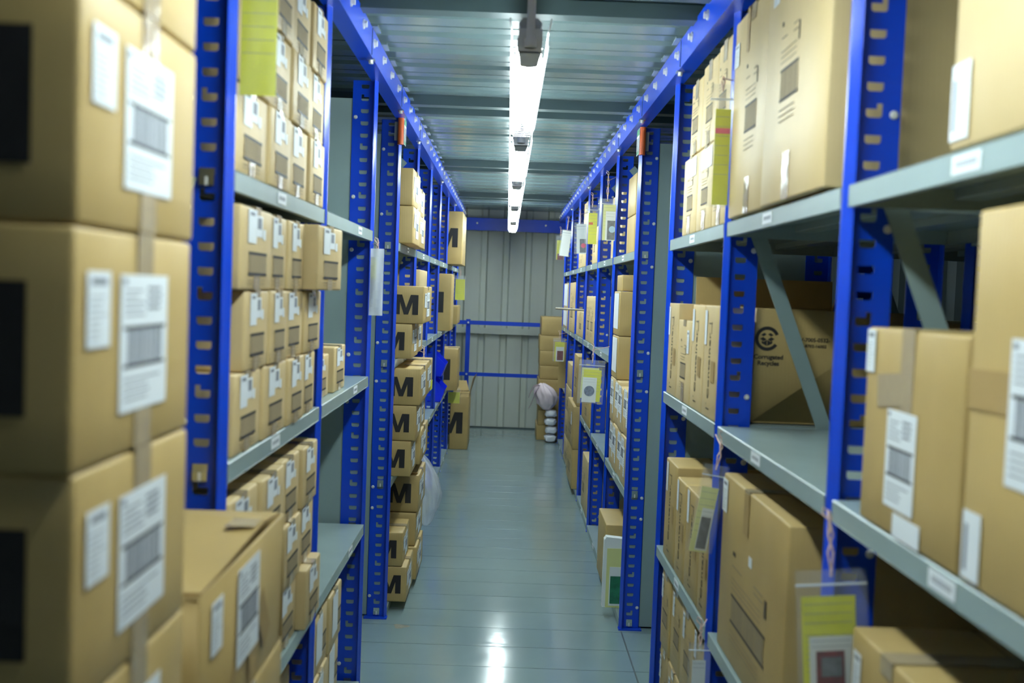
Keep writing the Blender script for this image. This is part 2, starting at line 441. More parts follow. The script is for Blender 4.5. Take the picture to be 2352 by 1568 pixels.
def upright(side, y, label, solid=False, simple=False, x=None, group=None):
    s = 1 if side == 'R' else -1; X = (XR if s > 0 else XL) if x is None else x
    r = bpy.data.objects.new('upright_frame', None); COL.objects.link(r); r.location = (X, y, 0)
    pm, qm = (POST_R, POST_L) if s > 0 else (POST_L, POST_R)
    link('front_post', pm, r); link('rear_post', qm, r, (s*DEPTH, 0, 0))
    link('foot', FOOT[s], r); link('foot', FOOT[-s], r, (s*DEPTH, 0, 0))
    cm, dm = (CLIP_R, CLIP_L) if s > 0 else (CLIP_L, CLIP_R)
    if not simple:
        for z in LEVELS: link('shelf_clip', cm, r, (0, 0, z-.012))
        for z in (.10, .52, .62, 1.12, 1.30, 1.70, 1.90, 2.20): link('rivet', RIVET, r, (s*.083, 0, z))
    if solid:
        link('side_panel', PANEL[s], r)
        for z in (.6, 1.7, 2.2): link('rivet', RIVET, r, (s*.11, .010, z))
    else:
        for b in BR[s]: link('brace', b, r)
    tag(r, label, 'rack upright', group)
    return r
up_names = {}
for i, y in enumerate(L_NEAR):
    up_names['LN%d' % i] = upright('L', y, ['large blue slotted upright on the left just beyond the tall carton stack',
        'thin blue upright between the two near left shelf bays',
        'blue slotted upright with grey side panel, left rack, before the cross gap'][i], solid=(i == 2))
for i, y in enumerate(L_FAR):
    upright('L', y, 'blue slotted upright with grey panel, left, right after the cross gap' if i == 0 else 'blue slotted upright, %s one beyond the cross gap on the left' % ORD[i], solid=(i == 0))
for i, y in enumerate(R_NEAR):
    upright('R', y, ['blue slotted upright on the right, farthest behind the camera', 'blue slotted upright on the right, first behind the camera',
        'blue slotted upright on the right beside the camera, beyond the picture edge',
        'large blurred blue slotted upright on the right, nearest in the picture',
        'blue slotted upright on the right between empty shelf and narrow cartons',
        'blue slotted upright with grey side panel, right rack, before the cross gap'][i], solid=(i == 5))
for i, y in enumerate(R_FAR):
    upright('R', y, 'blue slotted upright with grey panel, right, right after the cross gap' if i == 0 else 'blue slotted upright, %s one beyond the cross gap on the right' % ORD[i], solid=(i == 0))
# the rack standing back to back behind the right rack
for i, y in enumerate((.82, 1.82, 2.82, 3.80)):
    upright('R', y, ['dark blue upright of the rack behind, beside the nearest right bay', 'dark blue upright of the rack behind, seen past the tall right cartons',
        'dark blue upright of the rack behind, seen over the empty shelf', 'dark blue upright of the rack behind, beyond the big open carton'][i], simple=True, x=XR+DEPTH+.06, group='uprights of the rack behind')

# ------------------------------------------------------------------ shelves
_shelf = {}
def shelf_mesh(s, ln):
    key = (s, round(ln, 3))
    if key in _shelf: return _shelf[key]
    mb = MB(); g = M['grey']; D = DEPTH-.004; t = .0012; h = .038
    xs = lambda a, b: (min(s*a, s*b), max(s*a, s*b))
    def bx(a, b, y0, y1, z0, z1): x0, x1 = xs(a, b); mb.box((x0, y0, z0), (x1, y1, z1), g)
    bx(.0, D, 0, ln, -t, 0)
    bx(.0, .0015, 0, ln, -h, -t); bx(.0, .014, 0, ln, -h-t, -h)        # front lip and its return
    bx(.0125, .014, 0, ln, -h, -h+.010)
    bx(D-.0015, D, 0, ln, -h, -t); bx(D-.014, D, 0, ln, -h-t, -h)
    bx(.002, D-.002, 0, .0015, -h, -t); bx(.002, D-.002, ln-.0015, ln, -h, -t)
    for q in (.18, .38): bx(q, q+.05, .01, ln-.01, -.020, -t)             # stiffeners
    me = bevelled(mb.mesh('shelf'), .0010, 1, 60); me.polygons.foreach_set('use_smooth', [False]*len(me.polygons))
    _shelf[key] = me; return me
def liplabel_mesh(s):
    mb = MB(); x = -s*.0008
    mb.box((min(x, 0), 0, -.031), (max(x, 0), .085, -.006), M['white'])
    for i in range(8): mb.box((min(-s*.0012, -s*.0007), .012+i*.008, -.022), (max(-s*.0012, -s*.0007), .016+i*.008, -.014), M['greyink'])
    return mb.mesh('shelf label')
LIPL = {1: liplabel_mesh(1), -1: liplabel_mesh(-1)}
def shelf(side, y0, y1, z, label, lab=.45, x=None):
    s = 1 if side == 'R' else -1; X = (XR if s > 0 else XL) if x is None else x
    ya, yb = y0+.040, y1-.004
    o = link('steel_shelf', shelf_mesh(s, yb-ya), None, (X, ya, z))
    if lab is not None: link('shelf_label', LIPL[s], o, (0, (yb-ya)*lab, 0))
    tag(o, label, 'shelf', 'grey steel shelves'); return o
LV = {.045: 'bottom', .655: 'low', 1.222: 'middle', 1.772: 'upper'}
def shelves(side, ys, k, levels, bay, labs=.45):
    for z in levels: shelf(side, ys[k], ys[k+1], z, 'grey steel %s shelf of %s' % (LV[z], bay), labs)
shelves('L', L_NEAR, 0, LEVELS, 'the left bay beyond the tall carton stack', .38)
shelves('L', L_NEAR, 1, LEVELS, 'the left bay just before the cross gap', .62)
shelves('R', R_NEAR, 2, LEVELS[1:], 'the nearest right bay', .47)
shelves('R', R_NEAR, 3, LEVELS, 'the second right bay with the tall cartons', .5)
shelves('R', R_NEAR, 4, LEVELS, 'the third right bay, before the cross gap', .47)
RB = ['the first right bay past the cross gap'] + ['the %s right bay past the cross gap' % o for o in ORD[1:7]]
LB = ['the first left bay past the cross gap'] + ['the %s left bay past the cross gap' % o for o in ORD[1:7]]
shelves('R', R_FAR, 0, [.045, .655, 1.772], RB[0])
for k in range(1, 6): shelves('R', R_FAR, k, LEVELS if k not in (3, 4) else [.045, 1.222, 1.772], RB[k])
shelves('L', L_FAR, 0, LEVELS[1:], LB[0])
for k in range(1, 6): shelves('L', L_FAR, k, LEVELS, LB[k])
for i, (a, b) in enumerate(((.82, 1.82), (1.82, 2.82), (2.82, 3.80))):
    for z in LEVELS[1:]: shelf('R', a, b, z, 'shadowed %s shelf of the rack behind, %s' % (LV[z], ('beside the nearest bay', 'past the tall cartons', 'past the big open carton')[i]), None, x=XR+DEPTH+.06)

# ------------------------------------------------------------------ lamps
def lamp(k, y0, label):
    """hanging fluorescent lamp with wire guard, y0 = camera-side end, 1.5 m long"""
    x = .036; z = 2.207; Ln = 1.47
    r = bpy.data.objects.new('fluorescent_lamp', None); COL.objects.link(r); r.location = (x, y0, z)
    mb = MB()
    mb.prism([(-.022, .020), (.022, .020), (.030, .048), (.020, .060), (-.020, .060), (-.030, .048)], 1, .02, Ln, M['lampgrey'])
    link('lamp_casing', mb.mesh('lamp casing'), r)
    mb = MB()
    mb.prism([(-.024, .019), (.024, .019), (.024, .0165), (-.024, .0165)], 1, .03, Ln-.01, M['reflector'])
    link('reflector', mb.mesh('reflector'), r)
    for s in (-1, 1):
        mb = MB(); mb.tube([(s*.021, .09, 0), (s*.021, Ln-.03, 0)], .013, M['tube'], 12); link('fluorescent_tube', mb.mesh('tube', True), r)
        mb = MB()
        for yy in (.065, Ln-.03): mb.box((s*.021-.012, yy, -.012), (s*.021+.012, yy+.022, .020), M['lampgrey'])
        link('tube_holder', mb.mesh('tube holder'), r)
    # grey end bracket: flat plate with rounded tongue under the casing
    mb = MB(); pts = [(-.030, -.035), (.030, -.035), (.026, .04)]
    pts += [(.024*math.cos(a), .115+.028*math.sin(a)) for a in [PI*i/10 for i in range(11)]] + [(-.026, .04)]
    mb.prism([(p[0], p[1]) for p in pts], 2, -.040, -.037, M['bracket'])
    mb.box((-.030, -.035, -.040), (.030, -.032, .020), M['bracket'])
    link('end_bracket', mb.mesh('end bracket'), r)
    mb = MB(); mb.tube([(0, -.050, -.030), (0, -.050, -.01)], .016, M['bracket'], 14); mb.tube([(0, -.050, -.01), (0, -.050, CEIL-z)], .0105, M['bracket'], 12); mb.box((-.012, -.05, -.03), (.012, -.02, -.026), M['bracket'])
    link('hanging_rod', mb.mesh('hanging rod'), r)
    mb = MB(); mb.tube([(0, Ln-.05, .05), (0, Ln-.05, CEIL-z)], .006, M['lampgrey'], 8); link('hanging_rod', mb.mesh('hanging rod far'), r)
    mb = MB(); W = .048
    def hoop(y):
        mb.tube([(-W, y, .035), (-W*1.02, y, 0), (-W*.72, y, -.032), (W*.72, y, -.032), (W*1.02, y, 0), (W, y, .035)], .0014, M['wire'], 5)
    n = 30
    for i in range(n+1): hoop(.10 + (Ln-.12)*i/n)
    for px, pz in ((-W, .035), (-W*1.02, 0), (-W*.72, -.032), (-.02, -.032), (.02, -.032), (W*.72, -.032), (W*1.02, 0), (W, .035)):
        mb.tube([(px, .06, pz), (px, Ln, pz)], .0018, M['wire'], 5)
    for s in (-1, 1): mb.tube([(s*W, .05, .035), (s*(W+.004), .0, .045), (s*(W+.004), -.01, .05)], .0022, M['wire'], 5)
    link('wire_guard', mb.mesh('wire guard'), r)
    tag(r, label, 'lamp', 'hanging fluorescent lamps')
lamp(0, 2.70, 'lit fluorescent lamp in a wire guard, nearest and largest')
lamp(1, 4.40, 'lit fluorescent lamp in a wire guard, second from the front')
lamp(2, 6.10, 'lit fluorescent lamp in a wire guard, third and middle one')
lamp(3, 7.80, 'lit fluorescent lamp in a wire guard, fourth, one before the last')
lamp(4, 9.50, 'lit fluorescent lamp in a wire guard, last one by the end wall')
lamp(5, .60, 'lit fluorescent lamp hanging just above the picture edge')
lamp(6, -3.3, 'lit fluorescent lamp hanging behind the camera')
# ------------------------------------------------------------------ decals (labels, prints, letters): local u right, v up, n outward
_dec = {}
def decal_mesh(kind, w, h):
    key = (kind, round(w, 3), round(h, 3))
    if key in _dec: return _dec[key]
    mb = MB(); t = .0006
    def r(u0, v0, u1, v1, m, z0=t, z1=t+.0003): mb.box((u0-w/2, v0-h/2, z0), (u1-w/2, v1-h/2, z1), m)
    rr = random.Random(kind)
    if kind == 'ship':          # shipping label with a big barcode
        r(0, 0, w, h, M['white'], 0, t)
        r(.04*w, .93*h, .12*w, .97*h, M['greyink'])
        for i in range(5): r(.08*w, (.70+.045*i)*h, (.35+.15*rr.random())*w, (.712+.045*i)*h, M['greyink'])
        for i in range(4): r(.55*w, (.74+.05*i)*h, (.80+.12*rr.random())*w, (.765+.05*i)*h, M['greyink'])
        r(.06*w, .60*h, .94*w, .625*h, M['ink']); r(.06*w, .32*h, .94*w, .345*h, M['ink'])
        u = .14
        while u < .86:
            d = rr.choice((.012, .02, .03)); r(u*w, .345*h, (u+d)*w, .60*h, M['greyink']); u += d + rr.choice((.012, .02))
        for i in range(4): r(.08*w, (.08+.05*i)*h, (.5+.4*rr.random())*w, (.092+.05*i)*h, M['greyink'])
    elif kind == 'slip':        # small address slip, dark header
        r(0, 0, w, h, M['white'], 0, t); r(.18*w, .82*h, .82*w, .91*h, M['greyink'])
        for i in range(8): r(.12*w, (.10+.08*i)*h, (.5+.35*rr.random())*w, (.112+.08*i)*h, M['greyink'])
    elif kind == 'slipside':    # slip with text up one edge
        r(0, 0, w, h, M['white'], 0, t); r(.12*w, .12*h, .30*w, .80*h, M['greyink'])
    elif kind == 'patch':       # stepped white stickers of the small cartons
        r(0, 0, .46*w, h, M['white'], 0, t); r(.42*w, .22*h, .80*w, .86*h, M['white'], 0, t*1.3); r(.84*w, .16*h, w, .48*h, M['white'], 0, t)
        r(.10*w, .82*h, .34*w, .92*h, M['greyink'], t, t*1.6); r(.50*w, .46*h, .72*w, .80*h, M['greyink'], t*1.4, t*1.9)
    elif kind == 'print':       # barcode printed straight on the board
        r(.0, .60*h, w, .655*h, M['ink'], 0, .0004); r(.0, .21*h, w, .265*h, M['ink'], 0, .0004)
        u = .02
        while u < .96:
            d = rr.choice((.014, .024, .034)); r(u*w, .26*h, (u+d)*w, .60*h, M['barfill'], 0, .0003); u += d + rr.choice((.008, .014))
        for i in range(2): r(.0, (.05+.07*i)*h, .9*w, (.065+.07*i)*h, M['barfill'], 0, .0003)
    elif kind == 'printtall':   # the same with header marks above
        r(.0, .52*h, w, .545*h, M['fadeink'], 0, .0004); r(.0, .26*h, w, .285*h, M['fadeink'], 0, .0004)
        u = .02
        while u < .96:
            d = rr.choice((.014, .024, .034)); r(u*w, .285*h, (u+d)*w, .52*h, M['barfill'], 0, .0003); u += d + rr.choice((.008, .014))
        r(.0, .93*h, .08*w, .97*h, M['fadeink'], 0, .0004); r(.0, .82*h, .3*w, .835*h, M['barfill'], 0, .0004)
        r(.66*w, .86*h, .9*w, .875*h, M['barfill'], 0, .0004); r(.66*w, .80*h, .9*w, .815*h, M['barfill'], 0, .0004)
        r(.95*w, .70*h, w, .86*h, M['fadeink'], 0, .0004)
        for i in range(3): r(.0, (.60+.05*i)*h, .85*w, (.61+.05*i)*h, M['barfill'], 0, .0003)
        for i in range(3): r(.0, (.08+.05*i)*h, .85*w, (.09+.05*i)*h, M['barfill'], 0, .0003)
    elif kind == 'M':
        a = .27*w
        pts = [(0, 0), (.24*w, 0), (.24*w, .62*h), (.41*w, 0), (.59*w, 0), (.76*w, .62*h), (.76*w, 0), (w, 0), (w, h), (.68*w, h), (.5*w, .34*h), (.32*w, h), (0, h)]
        mb.prism([(p[0]-w/2, p[1]-h/2) for p in pts], 2, 0, .0005, M['ink'])
    elif kind == 'white':
        r(0, 0, w, h, M['white'], 0, t)
    elif kind == 'faded':
        r(0, 0, w, h, M['barfill'], 0, t)
    elif kind == 'tape':
        r(0, 0, w, h, M['tape'], 0, .0004)
    elif kind == 'tapedark':
        r(0, 0, w, h, M['carddark'], 0, .0004)
    me = mb.mesh(kind); _dec[key] = me; return me
DNAME = {'ship': 'shipping_label', 'slip': 'address_slip', 'slipside': 'address_slip', 'patch': 'label_stickers', 'print': 'printed_barcode',
         'printtall': 'printed_barcode', 'M': 'printed_letter', 'white': 'sticker', 'faded': 'faded_stamp', 'tape': 'tape', 'tapedark': 'tape'}
def face_matrix(face, s, pos):
    x, y, z = pos
    if face == 'a':   # aisle face
        R = Matrix(((0, 0, 1), (1, 0, 0), (0, 1, 0))) if s < 0 else Matrix(((0, 0, -1), (-1, 0, 0), (0, 1, 0)))
    elif face == 'f': # face towards the camera
        R = Matrix(((1, 0, 0), (0, 0, -1), (0, 1, 0)))
    else: R = Matrix.Identity(3)
    m = R.to_4x4(); m.translation = Vector(pos); return m

_body = {}
def body_mesh(s, D, W, H, m, opened=False):
    key = (s, round(D, 3), round(W, 3), round(H, 3), m, opened)
    if key in _body: return _body[key]
    mb = MB(); x0, x1 = sorted((0, s*D)); mt = M[m]
    if not opened:
        mb.box((x0, 0, 0), (x1, W, H), mt)
        me = bevelled(mb.mesh('carton'), min(.005, .03*min(D, W, H)), 2)
        # slight belly of filled board
        bm = bmesh.new(); bm.from_mesh(me)
        bmesh.ops.subdivide_edges(bm, edges=[e for e in bm.edges if e.calc_length() > .05], cuts=3, use_grid_fill=True)
        c = Vector(((x0+x1)/2, W/2, H/2))
        amp = .0012
        for v in bm.verts:
            p = v.co - c; q = [abs(p.x)/(D/2), abs(p.y)/(W/2), abs(p.z)/(H/2)]
            fall = [max(0, 1-t*t) for t in q]
            if q[0] > .97: v.co.x += math.copysign(amp*fall[1]*fall[2], p.x)
            if q[1] > .97: v.co.y += math.copysign(amp*fall[0]*fall[2], p.y)
        for f in bm.faces: f.smooth = True
        # flap gap on top, in the same mesh
        bm.to_mesh(me); bm.free()
        me.materials.append(M['seam'])
        bm = bmesh.new(); bm.from_mesh(me)
        xm = (x0+x1)/2
        vs_ = [bm.verts.new(p) for p in ((xm-.0012, .004, H+.0004), (xm+.0012, .004, H+.0004), (xm+.0012, W-.004, H+.0004), (xm-.0012, W-.004, H+.0004))]
        f = bm.faces.new(vs_); f.material_index = 1
        bm.to_mesh(me); bm.free()
    else:
        t = .005
        mb.box((x0, 0, 0), (x1, W, t), mt); mb.box((x0, 0, t), (x0+t, W, H), mt); mb.box((x1-t, 0, t), (x1, W, H), mt)
        mb.box((x0+t, 0, t), (x1-t, t, H), mt); mb.box((x0+t, W-t, t), (x1-t, W, H), mt)
        me = bevelled(mb.mesh('open carton'), .0018, 1)
    _body[key] = me; return me

GROUPS = {}
def carton(side, X, y0, y1, z0, z1, D, label, group=None, m='card', dec=(), opened=False, rz=0, cat='carton', name='cardboard_carton', tape=None):
    s = 1 if side == 'R' else -1; W, H = y1-y0, z1-z0
    o = link(name, body_mesh(s, D, W-.002, H-.0016, m, opened), None, (X, y0+.001, z0+.0006), (0, 0, rz))
    tag(o, label, cat, group)
    for d in dec:
        kind, face, u, v, w_, h_ = d[:6]
        me = decal_mesh(kind, w_, h_)
        lift = .0021
        if face == 'a': pos = (-s*lift, u, v)
        elif face == 'f': pos = (s*u, -lift, v)
        else: pos = (s*u, v, H+.0006)
        c = link(DNAME[kind], me, o); c.matrix_local = face_matrix(face, s, pos) @ Matrix.Rotation(d[6] if len(d) > 6 else 0, 4, 'Z')
    if tape:   # strip folded over the top edge and, if long, down the aisle face
        mb = MB(); tw = min(.048, W*.30); y = W*tape.get('at', .5); dn = tape.get('down', .06); tk = .0006; ov = .0014
        a, b = sorted((-s*ov, -s*(ov+tk))); mb.box((a, y-tw/2, H-dn), (b, y+tw/2, H+tk), M['tape'])
        a, b = sorted((-s*ov, s*tape.get('over', .08))); mb.box((a, y-tw/2, H+.0002), (b, y+tw/2, H+.0002+tk), M['tape'])
        if tape.get('up'):
            link('tape', mb.mesh('tape'), o); mb = MB()
            a, b = sorted((-s*ov, -s*(ov+tk))); mb.box((a, y-tw/2, .001), (b, y+tw/2, tape['up']), M['tape'])
        link('tape', mb.mesh('tape'), o)
    return o

# ---- left: tall stack of big cartons beside the camera
X = -.385; zs = [0, .0295+.2262*0+.2262, 0]
bounds = [0.0, .2555, .4815, .7075, .9335, 1.1600, 1.3850, 1.6110, 1.8370, 2.063]
pos_names = ['bottom', 'second from the floor', 'third from the floor', 'fourth from the floor', 'middle', 'third from the top visible', 'second from the top visible', 'upper, with whole letter block visible', 'topmost']
names9 = ['on the floor', 'second above the floor', 'third above the floor', 'fourth above the floor', 'at the lower picture edge', 'third below the top one', 'second below the top one', 'just below the top one', 'topmost, cut by the picture edge']
for i in range(9):
    z0, z1 = bounds[i], bounds[i+1]; H = z1-z0
    carton('L', X, .936+.004*((i*7) % 3-1), 1.278+.003*((i*5) % 3-1), z0, z1, .34, 'large brown carton in the tall left stack, ' + names9[i], 'cartons of the tall left stack',
           'card', [('ship', 'a', .178, H*.50, .142, .140), ('slip', 'a', .052, H*.66, .056, .072), ('M', 'f', .042+.072, H*.5, .145, .122)],
           tape={'at': .52, 'down': H-.002, 'over': .12})
# ---- left: second stack with the half open carton on top
def flap(o, pts, name='flap', m='cardin', m2=None, th=.004):
    mb = MB(); n = (Vector(pts[1])-Vector(pts[0])).cross(Vector(pts[2])-Vector(pts[0])).normalized()*th
    k = len(pts); q = [Vector(p)+n for p in pts]
    mb.poly(pts, M[m]); mb.poly([tuple(v) for v in q], M[m2 or m])
    for i in range(k):
        j = (i+1) % k; mb.poly([pts[i], pts[j], tuple(q[j]), tuple(q[i])], M['cardin'])
    return link(name, mb.mesh(name), o)
b2 = [.02, .2355, .465, .6945, .924, 1.152]
for i in range(4):
    carton('L', X+.002*(i % 2), 1.350, 1.866, b2[i], b2[i+1], .31, 'long brown carton in the low left stack, ' + ['on the floor pallet', 'second above the floor', 'two below the open carton', 'just below the half open carton'][i],
           'cartons under the open carton', 'card', [('ship', 'a', .25, .125, .13, .15), ('slip', 'a', .07, .15, .055, .07)], tape={'at': .55, 'down': .22, 'over': .1})
o = carton('L', X, 1.350, 1.866, b2[4], b2[5], .31, 'half open long carton with a lifted lid on the low left stack', None, 'card',
           [('ship', 'a', .255, .135, .135, .150), ('slip', 'a', .075, .165, .055, .075), ('tapedark', 'a', .36, .085, .05, .10, .6), ('tapedark', 'a', .29, .046, .05, .07, .1), ('tapedark', 'a', .20, .07, .14, .012, .55)], opened=True)
flap(o, [(-.31, .0, .228), (-.31, .512, .228), (-.006, .50, .232), (.0, .36, .250), (.002, .18, .243), (-.001, .004, .231)], m='card', m2='card')
mb = MB(); mb.box((-.05, .30, .2505), (-.004, .36, .2515), M['tape']); link('tape', mb.mesh('tape'), o)
mb = MB()
for x in (-.69, -.56, -.42): mb.box((x, 1.36, .0), (x+.03, 1.86, .02), M['wood'])
tag(link('pallet_slats', mb.mesh('pallet slats')), 'wooden slats under the low left carton stack', 'pallet')

# ---- left bay 1: small cartons with white stickers and printed barcodes
def small(side, X, y0, y1, z0, z1, label, group, D=.30, rz=0, m='cardpale', up=True):
    W, H = y1-y0, z1-z0
    return carton(side, X, y0, y1, z0, z1, D, label, group, m,
        [('patch', 'a', W*.46, H*.76, W*.56, H*.40), ('print', 'a', W*.50, H*.36, W*.58, H*.64)], rz=rz, tape={'at': .48, 'down': .018, 'over': .10, 'up': .03})
cols = ['first', 'second', 'third', 'fourth']
def col_word(k, n): return ('first column beside the big upright', 'second column', 'third column', 'last column by the thin upright')[k]
def row_word(r, n): return {0: 'bottom row', n-1: 'top row'}.get(r, 'middle row')
tc = [(1.985, 2.235), (2.240, 2.455), (2.460, 2.680), (2.690, 2.895)]
for k, (a, b) in enumerate(tc):
    for r in range(3):
        small('L', -.520+(.006 if (k+r) % 2 else 0), a, b, 1.7725+.170*r, 1.7725+.170*(r+1), 'small carton, left upper shelf, %s, %s' % (row_word(r, 3), col_word(k, 4)), 'small cartons on the left upper shelf')
rows = {0: [(2.010, 2.225), (2.240, 2.465), (2.472, 2.668), (2.676, 2.855)], 1: [(2.060, 2.262), (2.268, 2.442), (2.448, 2.664), (2.670, 2.900)], 2: [(2.000, 2.262), (2.268, 2.448), (2.455, 2.640)]}
zz = [1.2225, 1.385, 1.548, 1.714]
for r in range(3):
    for k, (a, b) in enumerate(rows[r]):
        small('L', -.518+.004*((k+r) % 3), a, b, zz[r], zz[r+1], 'small carton, left middle shelf, %s, %s' % (row_word(r, 3), ('first column beside the big upright', 'second column', 'third column', 'last column by the thin upright')[k]), 'small cartons on the left middle shelf')
small('L', -.478, 2.64, 2.885, 1.549, 1.716, 'small carton sticking out past the thin upright, left middle shelf', 'small cartons on the left middle shelf', rz=-.09)
for k, (a, b) in enumerate([(2.0, 2.235), (2.245, 2.468), (2.478, 2.690), (2.700, 2.905)]):
    for r in range(3):
        small('L', -.520+(.025 if (k == 3 and r == 0) else .008*((k+r) % 2)), a, b, .656+.160*r, .656+.160*(r+1), 'small carton, left low shelf, %s, %s' % (row_word(r, 3), col_word(k, 4)), 'small cartons on the left low shelf')
carton('L', -.56, 2.50, 2.84, .046, .52, .40, 'brown taped carton on the left bottom shelf behind the low stack', None, 'card', [], tape={'down': .12, 'over': .2})
# ---- left bay 2
o = small('L', -.545, 2.985, 3.245, 1.2225, 1.352, 'small open carton with a tall raised flap, second left bay', 'small cartons beside the raised flap', D=.22)
flap(o, [(-.05, .03, .129), (-.05, .15, .129), (-.03, .24, .31), (-.03, .12, .31)], m='cardpale', m2='cardpale')
small('L', -.535, 3.29, 3.51, 1.2225, 1.368, 'small closed carton by the grey panel, second left bay', 'small cartons beside the raised flap', D=.22)
for k, (a, b) in enumerate([(2.975, 3.215), (3.225, 3.460)]):
    for r in range(3):
        carton('L', -.522+.006*((k+r) % 2), a, b, .046+.180*r, .046+.180*(r+1), .30, 'small carton under the empty left shelf, %s, %s column' % (row_word(r, 3), ('nearer', 'farther')[k]), 'small cartons under the empty left shelf', 'cardpale',
               [('white', 'a', .10, .10, .10, .13), ('print', 'a', .18, .08, .07, .12)], tape={'down': .03, 'over': .1})

# ---- left past the gap: cartons with the big letter
def big(X, y0, y1, z0, z1, label, D=.36, lab=True, mm=.52, off=.024, m='card', letter=True, group='lettered cartons past the cross gap'):
    H = z1-z0; W = y1-y0; dec = []
    mh = H*mm
    if letter: dec.append(('M', 'f', off+.004+mh*.61, H*.50, mh*1.22, mh))
    if lab: dec += [('ship', 'a', W*.50, H*.50, W*.34, H*.66), ('slip', 'a', W*.17, H*.62, W*.20, H*.38)]
    return carton('L', X, y0, y1, z0, z1, D, label, group, m, dec, tape={'at': .5, 'down': .02, 'over': .1})
big(-.462, 4.985, 5.38, 1.952, 2.130, 'lettered carton, upper of the two on the left upper shelf past the gap', off=.075, mm=.56)
big(-.456, 4.985, 5.38, 1.773, 1.951, 'lettered carton, lower of the two on the left upper shelf past the gap', off=.075, mm=.56)
for z0, z1, nm, X in ((1.773, 1.938, 'lower', -.462), (1.939, 2.085, 'upper', -.470)):
    big(X, 5.40, 5.80, z0, z1, 'plain carton behind the %s lettered one on the left upper shelf' % nm, letter=False)
big(-.393, 4.985, 5.50, 1.391, 1.572, 'lettered carton on top of the middle shelf stack past the gap', off=.022)
big(-.445, 4.985, 5.35, 1.2225, 1.390, 'lettered carton directly on the left middle shelf past the gap', off=.030)
big(-.455, 5.37, 5.75, 1.2225, 1.390, 'plain carton behind the one on the left middle shelf', letter=False)
big(-.397, 4.985, 5.42, 1.000, 1.178, 'lettered carton sticking out below the left middle shelf', off=.030)
big(-.400, 5.43, 5.845, 1.000, 1.178, 'plain carton with a yellow corner card behind a sticking out one', letter=False)
big(-.412, 4.985, 5.30, .829, .999, 'lettered carton, second above the left low shelf past the gap', off=.028)
big(-.425, 5.34, 5.72, .829, .999, 'plain carton behind the second one above the low shelf', letter=False)
big(-.432, 4.985, 5.30, .656, .828, 'lettered carton directly on the left low shelf past the gap', off=.024)
big(-.415, 5.34, 5.845, .656, .828, 'plain carton behind the one on the left low shelf', letter=False)
o = big(-.420, 5.40, 5.845, .395, .590, 'shaded lettered carton with open lid flaps below the left low shelf', off=.035)
flap(o, [(-.30, .02, .196), (-.30, .30, .196), (-.01, .30, .222), (-.01, .02, .205)], m='card', m2='card')
big(-.455, 4.985, 5.30, .218, .385, 'lettered carton, second above the floor in the left pile', off=.026)
big(-.430, 5.40, 5.845, .218, .392, 'plain carton under the shaded lettered one in the left pile', letter=False)
big(-.433, 4.985, 5.34, .045, .217, 'lettered carton lowest in the left pile past the gap', off=.022)
big(-.418, 5.38, 5.78, .045, .217, 'plain carton lowest in the left pile, behind the lettered one', letter=False)
shelf('L', L_FAR[0], L_FAR[1], .044, 'grey steel bottom shelf of ' + LB[0])
# far left cartons
big(-.330, 10.15, 10.75, .0, .520, 'large open lettered carton standing on the floor at the far left', D=.178, off=.050, mm=.40, lab=False, group=None)
o = [x for x in bpy.data.objects if x.get('label', '').startswith('large open lettered')][0]
flap(o, [(-.005, .05, .52), (-.005, .58, .52), (.05, .58, .70), (.03, .05, .70)], m='carddark', m2='carddark')
flap(o, [(-.17, .58, .52), (-.02, .58, .52), (-.05, .64, .62), (-.17, .64, .62)], m='card', m2='card')
big(-.395, 8.95, 9.68, 1.773, 2.225, 'tall lettered carton on the far left upper shelf beside the end beam', off=.035, mm=.36, lab=False, group=None, D=.32)
big(-.445, 8.40, 8.83, 1.2225, 1.684, 'tall lettered carton on the left middle shelf near the end', off=.055, mm=.36, lab=False, group=None, D=.30)
big(-.470, 10.1, 10.7, 1.2225, 1.400, 'small lettered carton at the far left end of the middle shelf', off=.05, mm=.5, lab=False, group=None)
big(-.415, 9.30, 9.74, .656, 1.03, 'medium lettered carton at the far left end of the low shelf', off=.06, mm=.5, lab=False, group=None)
carton('L', -.505, 5.96, 6.40, 1.2225, 1.44, .3, 'slim pale carton standing in the second left bay past the gap', None, 'cardpale', [])
carton('L', -.505, 6.05, 6.6, 1.44, 1.67, .3, 'pale carton stacked high in the second left bay past the gap', None, 'cardpale', [])

# ---- right nearest bay
o = carton('R', .585, .90, 1.408, 1.7735, 2.25, .45, 'large pale carton on the upper shelf of the nearest right bay', None, 'cardpale',
       [('slipside', 'a', .475, .062, .055, .100), ('slip', 'a', .36, .230, .06, .07)])
carton('R', .585, 1.313, 1.680, 1.2235, 1.532, .42, 'medium taped carton with two labels, middle shelf of the nearest right bay', None, 'card',
       [('slip', 'a', .350-.008, .270, .036, .068), ('ship', 'a', .200, .115, .112, .145), ('white', 'a', .165, .020, .10, .034), ('tape', 'a', .25, .215, .11, .050, .1)], tape={'at': .52, 'down': .30, 'over': .2})
carton('R', .585, .90, 1.306, 1.2235, 1.690, .42, 'tall pale carton at the right picture edge, middle shelf', None, 'card',
       [('slipside', 'a', .370, .050, .048, .085), ('ship', 'a', .23, .225, .13, .17), ('tapedark', 'a', .30, .245, .20, .05, .02)])
carton('R', .600, 1.45, 1.724, .656, 1.030, .40, 'brown carton low at the right, behind the hanging card bag', None, 'card',
       [('slip', 'a', .235, .305, .036, .07)], tape={'at': .4, 'down': .03, 'over': .25})
